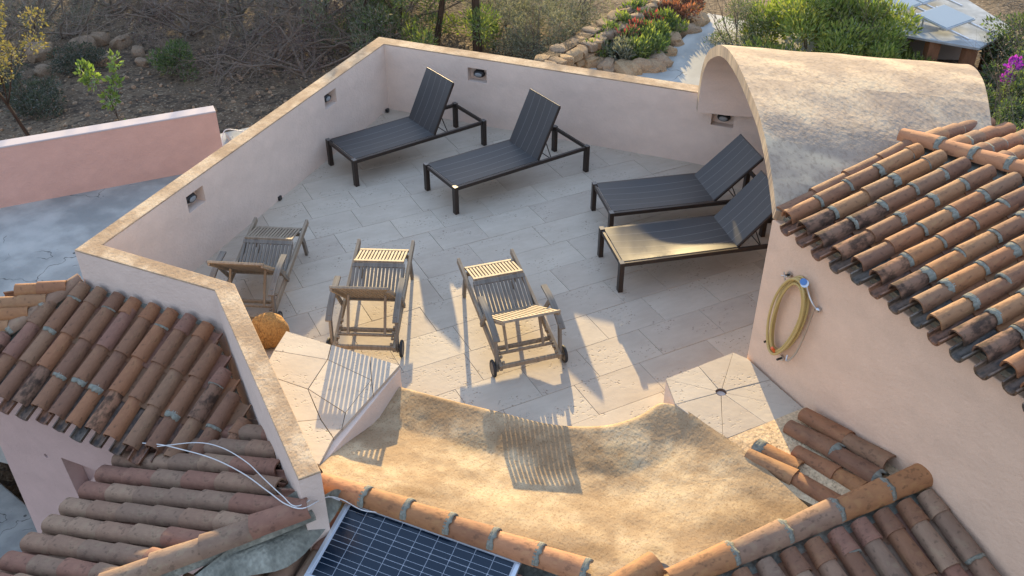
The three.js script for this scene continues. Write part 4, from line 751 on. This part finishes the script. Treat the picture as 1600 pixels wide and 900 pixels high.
// small shrubs
copies(shrubProto('low_shrub', 'low dark green shrub on the bare ground behind the pink wall', 'low dark shrubs', { seed: 71, R: 0.6, H: 0.7, n: 3200, len: 0.07, wid: 0.025, cols: G.dark, cr: 0.25 }), '', [[-10.7, -19.5, 0, 1.1, 'low dark green shrub beneath the yellow flowered tree'], [-10.4, -21.6, 1, 0.9, 'low dark green shrub beside the pale boulders'], [-4.95, -5.2, 3, 0.8, 'low dark green shrub at the foot of the pink wall with the recess'], [-11.9, -20.6, 2, 1, 'low dark green shrub at the gravel edge behind the yellow flowered tree']]);
copies(shrubProto('low_shrub', 'green leafy shrub at the foot of the dry brush', null, { seed: 72, R: 0.45, H: 0.8, n: 2600, len: 0.09, wid: 0.03, cols: G.mid, cr: 0.22, up: 0.8 }), '', [[-7.9, -21.3, 0, 1]]);
{ // yellow flowering young tree
  const t = thing('young_tree', 'slender young tree with yellow flower clusters beyond the pink wall', 'tree');
  const w = wood(74, { dir: V(-0.12, 1, 0.1), len: 1.75, r0: 0.05, depth: 2, kids: 4, spread: 0.7 });
  part('trunk', w.geo, M.bark, t);
  part('crown', leafGeo(75, 2600, w.tips.map((p) => [p.x, p.y, p.z, 0.24, 0.18, 0.24]), 0.06, 0.04, G.yellow), M.leaf, t);
  plantAt(t, -9.55, -17.2);
}
{ // bright green sprouting plant
  const t = thing('leafy_sapling', 'bright green sapling sprouting behind the pink boundary wall', 'sapling');
  const w = wood(76, { dir: V(-0.05, 1, 0), len: 1.2, r0: 0.015, depth: 1, kids: 3, spread: 0.5 });
  part('stem', w.geo, M.bark, t);
  part('foliage', leafGeo(77, 420, [[0.05, 0.35, 0, 0.28, 0.3, 0.2], [0.15, 0.2, 0.1, 0.3, 0.2, 0.2], ...w.tips.map((p) => [p.x, p.y, p.z, 0.12, 0.16, 0.12])], 0.11, 0.07, [[0.16, 0.27, 0.03], [0.22, 0.33, 0.05], [0.12, 0.2, 0.03]]), M.leaf, t);
  plantAt(t, -7.75, -17.3);
}
// pines behind the terrace
function pine(label, seed, h, cols, n, x, z, crownY, R, trunkR = 0.09) {
  const t = thing('pine_tree', label, 'tree', 'pine trees behind the terrace'), gs = [], r = mulberry(seed);
  const w = wood(seed, { dir: V((r() - 0.5) * 0.3, 1, (r() - 0.5) * 0.2), len: h, r0: trunkR, depth: 2, kids: 4, spread: 0.9, bend: 0.18 });
  part('trunk', w.geo, M.bark, t);
  const cl = clumpSet(seed + 3, 26, R, h - crownY, 0.36).map((c) => [c[0], c[1] + crownY, c[2], c[3], c[4], c[5]]);
  part('crown', leafGeo(seed, n, cl.concat(w.tips.map((p) => [p.x, p.y, p.z, 0.25, 0.2, 0.25])), 0.13, 0.028, cols, 0.6), M.leaf, t);
  plantAt(t, x, z);
}
pine('bright green pine catching the sun behind the rear parapet', 81, 3.2, G.bright.concat(G.mid), 16000, -1.9, -22.9, -0.6, 1.5);
pine('sparse olive green pine with bare lower stems behind the parapet corner', 82, 3.0, G.mid.concat(G.olive), 8500, -3.7, -22.6, -0.35, 1.2, 0.05);
pine('thin pine with a dark crown between the dry brush and the bright pine', 83, 3.0, G.mid, 9000, -2.9, -23.8, -0.5, 1.3, 0.05);
pine('dark brown trunked pine beside the grey green olive', 84, 3.6, G.dark, 5000, -0.85, -22.6, 2.0, 1.3, 0.13);
copies(shrubProto('olive_shrub', 'silvery olive shrub left of the dry stone wall', 'silvery olive shrubs', { seed: 86, R: 0.95, H: 1.3, n: 7000, len: 0.07, wid: 0.02, cols: G.olive, cr: 0.34, clumps: 22 }), '', [[0.6, -22.6, 0, 1, 'silvery olive shrub by the lower end of the dry stone wall'], [1.5, -24.4, 1.3, 1.1, 'silvery olive shrub farther up beside the dry stone wall'], [-0.2, -24.6, 2.2, 1, 'silvery olive shrub between the pine trunk and the stone wall']]);
copies(shrubProto('olive_shrub', 'grey green olive bush beside the pale path', null, { seed: 87, R: 0.75, H: 1.5, n: 6500, len: 0.07, wid: 0.02, cols: G.olive.concat(G.mid), cr: 0.32, clumps: 20 }), '', [[5.6, -22.4, 0, 1]]);
copies(shrubProto('green_bush', 'big bright green bush behind the vault', 'bright green bushes behind the vault', { seed: 88, R: 1.25, H: 1.9, n: 13000, len: 0.14, wid: 0.042, cols: G.bright, cr: 0.42, clumps: 40, up: 0.9 }), '', [[7.15, -21.9, 0, 1.05, 'big bright green bush behind the vault, beside the olive bush'], [8.35, -21.5, 2.2, 0.95, 'big bright green bush behind the vault, next to the metal roofed shed']]);
copies(shrubProto('hedge_shrub', 'dense green hedge shrub beyond the vault end', 'hedge shrubs beyond the vault', { seed: 89, R: 1.0, H: 1.7, n: 9000, len: 0.08, wid: 0.035, cols: G.mid.concat(G.dark, [[0.14, 0.2, 0.03]]), cr: 0.34, clumps: 28 }), '', [[10.3, -17.4, 0, 1.0, 'dense green hedge shrub below the purple flowers'], [11.3, -18.7, 1.2, 1.15, 'dense green hedge shrub behind the purple flowers'], [9.4, -16.6, 2.4, 0.8, 'dense green hedge shrub close to the end of the vault'], [10.4, -15.3, 3.3, 1, 'dense green hedge shrub down past the tiled roof'], [12.2, -20.4, 4.3, 1.2, 'dense green hedge shrub behind the shed corner'], [9.0, -15.0, 5.2, 1.0, 'dense green hedge shrub behind the orange ridge tiles']]);
{ const t = thing('bougainvillea', 'purple flower cluster on the hedge beyond the vault', 'flowers'); part('blossom', leafGeo(91, 260, [[0, 0, 0, 0.14, 0.2, 0.12], [-0.08, -0.22, 0.05, 0.1, 0.1, 0.1]], 0.07, 0.06, [[0.32, 0.02, 0.42], [0.4, 0.04, 0.5]]), M.leaf, t); part('stem', wood(92, { base: V(0, -1, -0.1), len: 1, r0: 0.02, depth: 1 }).geo, M.bark, t); t.position.set(10.35, -1.72, -18.55); }
// ---------- dry stone wall, rock edged bed, path ----------
{
  const w = thing('stone_wall', 'dry stone retaining wall climbing behind the rear parapet', 'stone wall'), r = mulberry(95), geos = [1, 2, 3, 4].map((k) => rockGeo(200 + k, 0.17, 0.11, 0.15, 2, 0.35, 0.5));
  const line = [[0.2, -19.6], [1.35, -21.2], [2.3, -22.6], [3.3, -24.2], [4.2, -25.6]];
  for (let i = 0; i < 4; i++) for (let s = 0; s < 6; s++) for (let lv = 0; lv < 4; lv++) for (let dpt = 0; dpt < 2; dpt++) {
    if (dpt && lv < 3) continue;
    const t = (s + (lv % 2) * 0.5 + (r() - 0.5) * 0.2) / 6, x = lerp(line[i][0], line[i + 1][0], t) + 0.35 - dpt * 0.36, z = lerp(line[i][1], line[i + 1][1], t) + 0.2 - dpt * 0.2;
    const m = part('stone', geos[Math.floor(r() * 4)], M.stone[Math.floor(r() * 4)], w); m.position.set(x, -2.95 + lv * 0.22 + (r() - 0.5) * 0.05, z); m.rotation.set((r() - 0.5) * 0.4, r() * 6, (r() - 0.5) * 0.4); m.scale.setScalar(0.85 + r() * 0.4);
  }
  const bk = part('wall_core', ext([[0.2, -19.7], [0.45, -19.5], [4.4, -25.4], [4.1, -25.7]], -3.4, -2.2, 0, 1), M.soil, w);
  const face = [[1.75, -20.95], [1.95, -21.6], [2.15, -22.3]];
  face.forEach(([x, z], k) => { for (let lv = 0; lv < 2; lv++) { const m = part('stone', geos[(k + lv) % 4], M.stone[(k + 2) % 4], w); m.position.set(x, -2.9 + lv * 0.32, z); m.scale.set(1.3, 1.4, 1.3); m.rotation.y = k * 2 + lv; } });
}
struct('side_path', ext([[-6.6, -8.2], [-5.0, -7.0], [-4.75, -6.4], [-5.3, -5.6], [-7.2, -6.4]], -3.0, -2.55, 0.02, 1.5), M.path, 'pale concrete strip at the foot of the pink wall with the recess', 'path');
struct('path', sheet((u, v) => { const a = [[1.5, -20.9], [2.6, -20.6], [3.3, -20.7], [3.7, -21.7], [4.4, -23.0], [5.2, -24.6]], b = [[1.5, -17.5], [3.4, -17.5], [5.0, -18.0], [6.6, -19.6], [7.4, -21.0], [8.2, -22.5]], k = Math.min(4.999, v * 5), i = Math.floor(k), f = k - i; const p = [lerp(a[i][0], a[i + 1][0], f), lerp(a[i][1], a[i + 1][1], f)], q = [lerp(b[i][0], b[i + 1][0], f), lerp(b[i][1], b[i + 1][1], f)]; return V(lerp(p[0], q[0], u), -2.80, lerp(p[1], q[1], u)); }, 6, 20, 0.3), M.path, 'smooth pale concrete path winding past the planted bed', 'path');
{
  const r = mulberry(97), edge = [[1.9, -21.0, 0.26], [2.25, -20.8, 0.28], [2.65, -20.65, 0.34], [3.1, -20.7, 0.36], [3.45, -21.15, 0.32], [3.62, -21.8, 0.28], [3.95, -22.5, 0.3], [4.35, -23.2, 0.3], [4.8, -23.9, 0.3]];
  const lab = ['at the corner by the stone wall', 'with a hollow beside it', 'broad and rounded at the bend of the path', 'large and pale on the outer bend', 'on the path side of the bed after the bend', 'narrow along the path edge', 'flat along the path edge', 'ochre at the upper path edge', 'at the rust leaved end of the bed'];
  edge.forEach(([x, z, s], k) => { const m = part('bed_rock', rockGeo(400 + k, s * 1.25, s * 0.7, s * 0.8, 3, 0.45, 0.7), M.stone[k % 3]); m.position.set(x, -2.68, z); m.rotation.y = r() * 6; tag(m, 'edging rock of the planted bed, ' + lab[k], 'rock', 'edging rocks of the planted bed'); });
  const bed = struct('planting_soil', ext([[1.9, -21.1], [3.15, -20.85], [3.6, -21.9], [4.8, -24.2], [4.2, -25.2], [2.2, -22.4]], -3.2, -2.66, 0, 2), M.soil, 'dark soil of the planted bed', 'soil');
  const pl = [['leafy_plant', 'rosette plant with green leaves', G.mid.concat(G.bright)], ['flowering_plant', 'plant with red flower spikes', G.mid.concat(G.red)], ['leafy_plant', 'rust coloured shrub', G.rust], ['leafy_plant', 'silvery ground plant', G.olive]];
  const spots = [[2.3, -21.2, 0, 'in the corner by the stone wall'], [2.75, -20.95, 3, 'behind the hollow rock'], [3.2, -21.0, 0, 'behind the broad rounded rock'], [3.6, -21.4, 0, 'behind the large pale rock'], [2.5, -21.9, 0, 'against the stone wall'], [3.0, -21.7, 1, 'in the middle of the bed'], [3.35, -22.2, 1, 'farther up the middle of the bed'], [3.85, -22.1, 0, 'inside the path edge'], [2.95, -22.6, 0, 'high against the stone wall'], [3.7, -23.0, 1, 'near the rust leaved shrubs'], [4.2, -22.9, 0, 'at the narrow path edge rock'], [3.4, -23.6, 0, 'at the upper wall side'], [4.6, -23.7, 2, 'on the path side at the upper end'], [4.1, -24.0, 2, 'on the wall side at the upper end'], [5.0, -24.4, 2, 'at the very end of the bed']];
  spots.forEach(([x, z, k, where], i) => { const [nm, lb, cols] = pl[k]; const t = thing(nm, lb + ' ' + where, 'plant', 'plants of the rock edged bed'); part('foliage', leafGeo(600 + i, 900, clumpSet(620 + i, 7, 0.3, 0.5, 0.2), 0.13, 0.045, cols, 0.9), M.leaf, t); part('stem', wood(640 + i, { len: 0.4, r0: 0.015, depth: 1 }).geo, M.bark, t); t.position.set(x - 0.28, -2.68, z - 0.25); });
}
// boulders on the slope
[[-10.55, -23.3, 0.34, 'squarish pale boulder under the brush'], [-9.9, -23.2, 0.36, 'tan boulder under the brush, right of the squarish one'], [-11.7, -22.5, 0.5, 'broad dark boulder near the yellow flowered tree'], [-9.9, -22.0, 0.32, 'round grey boulder at the edge of the bare ground'], [-10.8, -22.9, 0.4, 'long mossy boulder behind the round grey one'], [-9.25, -22.5, 0.28, 'flat pale stone lying below the brush'], [-9.0, -21.9, 0.2, 'small pale stone at the edge of the bare ground'], [-11.3, -21.6, 0.26, 'grey block among the gravel']].forEach(([x, z, s, lab], k) => { const m = part('slope_boulder', rockGeo(700 + k, s * 0.78, s * 0.55, s * 0.6, 3, 0.4, 0.75), M.stone[3]); m.position.set(x, gy(x, z) + s * 0.2, z); m.rotation.y = k; tag(m, lab, 'boulder', 'boulders on the slope'); });
{ // loose gravel and litter
  const r = mulberry(99), g = rockGeo(750, 0.05, 0.035, 0.045, 0, 0.3), n = 1600, im = new THREE.InstancedMesh(g, M.stone[1], n), mt = new THREE.Matrix4(), q = new THREE.Quaternion();
  for (let i = 0; i < n; i++) { const x = -13 + r() * 12, z = -23 + r() * 8.5, s = 0.3 + r() * r() * 1.5; q.setFromEuler(new THREE.Euler(r() * 6, r() * 6, r() * 6)); mt.compose(V(x, gy(x, z) + 0.01, z), q, V(s, s, s)); im.setMatrixAt(i, mt); }
  im.name = 'gravel'; im.castShadow = im.receiveShadow = true; scene.add(im); tag(im, 'loose pale gravel scattered on the bare soil', 'gravel', null, 'stuff');
}
// ---------- shed with a pale sheet roof and solar collectors ----------
{
  const t = thing('garden_shed', 'low shed with a pale sheet roof behind the bright green bushes', 'shed');
  part('sheet_roof', ext([[8.57, -21.43], [10.45, -20.32], [11.77, -21.56], [11.4, -24.8], [9.1, -24.8]], -2.06, -2.0, 0.01, 1.5), mat({ color: lin(0.42, 0.45, 0.47), map: T.concrete, roughness: 0.5 }), t);
  for (const [x, z] of [[8.85, -21.5], [9.7, -21.0], [10.4, -20.62], [11.4, -21.6]]) part('brick_pier', new THREE.BoxGeometry(0.26, 1.1, 0.26).translate(x, -2.61, z), M.clay[1], t);
  part('back_wall', ext([[8.9, -22.4], [11.3, -22.4], [11.3, -22.6], [8.9, -22.6]], -3.2, -2.07, 0, 1), mat({ color: lin(0.5, 0.46, 0.42), map: T.stucco }), t);
  for (const [x, z, tl] of [[10.1, -21.6, 'solar collector on the shed roof, standing clear on its rails'], [9.25, -22.7, 'large solar collector on the shed roof behind the first one'], [10.2, -23.4, 'solar collector at the rear of the shed roof']]) {
    const c = thing('solar_collector', tl, 'solar panel', 'solar collectors on the shed roof');
    part('collector_glass', new RoundedBoxGeometry(0.95, 0.05, 0.85, 1, 0.01), mat({ color: lin(0.30, 0.36, 0.38), roughness: 0.3 }), c);
    part('collector_frame', new THREE.BoxGeometry(0.99, 0.04, 0.89).translate(0, -0.012, 0), M.silver, c);
    for (const s of [-0.35, 0.35]) part('rail', new THREE.BoxGeometry(0.04, 0.04, 1.5).translate(s, -0.06, 0.2), M.silver, c);
    for (const s of [-0.35, 0.35]) part('strut', new THREE.BoxGeometry(0.03, 0.26, 0.03).translate(s, -0.17, -0.3), M.silver, c);
    c.position.set(x, -1.73, z); c.rotation.set(0.12, 0.55, 0);
  }
  const r = mulberry(101); [[9.2, -20.95], [9.55, -20.7], [9.95, -20.55], [10.3, -20.3], [8.8, -21.1]].forEach(([x, z], k) => { const m = part('rubble_block', rockGeo(800 + k, 0.24, 0.2, 0.2, 1, 0.25), mat({ color: lin(0.55, 0.55, 0.55), map: T.stucco })); m.position.set(x, -2.72, z); m.rotation.y = k * 1.7; tag(m, 'white rubble block under the shed roof, ' + ['left of the middle pier', 'in front of the middle pier', 'between the middle and corner piers', 'by the corner pier', 'by the outer pier'][k], 'rubble', 'white rubble under the shed'); });
}
// ---------- trees standing up the slope, beyond the view, that shade the hillside ----------
[[-12, -33, 4.6, 'first'], [-8.6, -34, 4.9, 'second'], [-5.6, -33.4, 4.4, 'third'], [-15.5, -34, 5, 'fourth']].forEach(([x, z, h, w], k) => {
  const t = thing('hill_pine', 'tall dark pine up the slope, ' + w + ' along the hillside row', 'tree', 'pines up the slope'), wd = wood(900 + k, { len: h, r0: 0.14, depth: 2, kids: 4, spread: 0.8, bend: 0.12 });
  part('trunk', wd.geo, M.bark, t); part('crown', leafGeo(920 + k, 7000, clumpSet(940 + k, 30, 2.1, h - 0.6, 0.6).map((c) => [c[0], c[1] + 0.5, c[2], c[3], c[4], c[5]]), 0.25, 0.07, G.dark.concat(G.mid)), M.leaf, t); plantAt(t, x, z);
});

// ---------- small drains at the foot of the parapet ----------
[[-2.83, -9.95, tL, 'small black drain outlet at the foot of the side parapet'], [-1.80, -12.48, tL, 'small black drain outlet in the far parapet corner']].forEach(([x, z, t, lab]) => {
  const d = thing('drain_outlet', lab, 'drain', 'drain outlets of the terrace'); d.position.set(x + 0.02, 0.03, z); d.rotation.y = t;
  part('grate', new RoundedBoxGeometry(0.055, 0.05, 0.04, 1, 0.005), M.black, d); for (const k of [-0.025, 0, 0.025]) part('bar', new THREE.BoxGeometry(0.005, 0.04, 0.006).translate(k * 0.6, 0, 0.022), M.cap, d);
});
renderer.render(scene, camera);
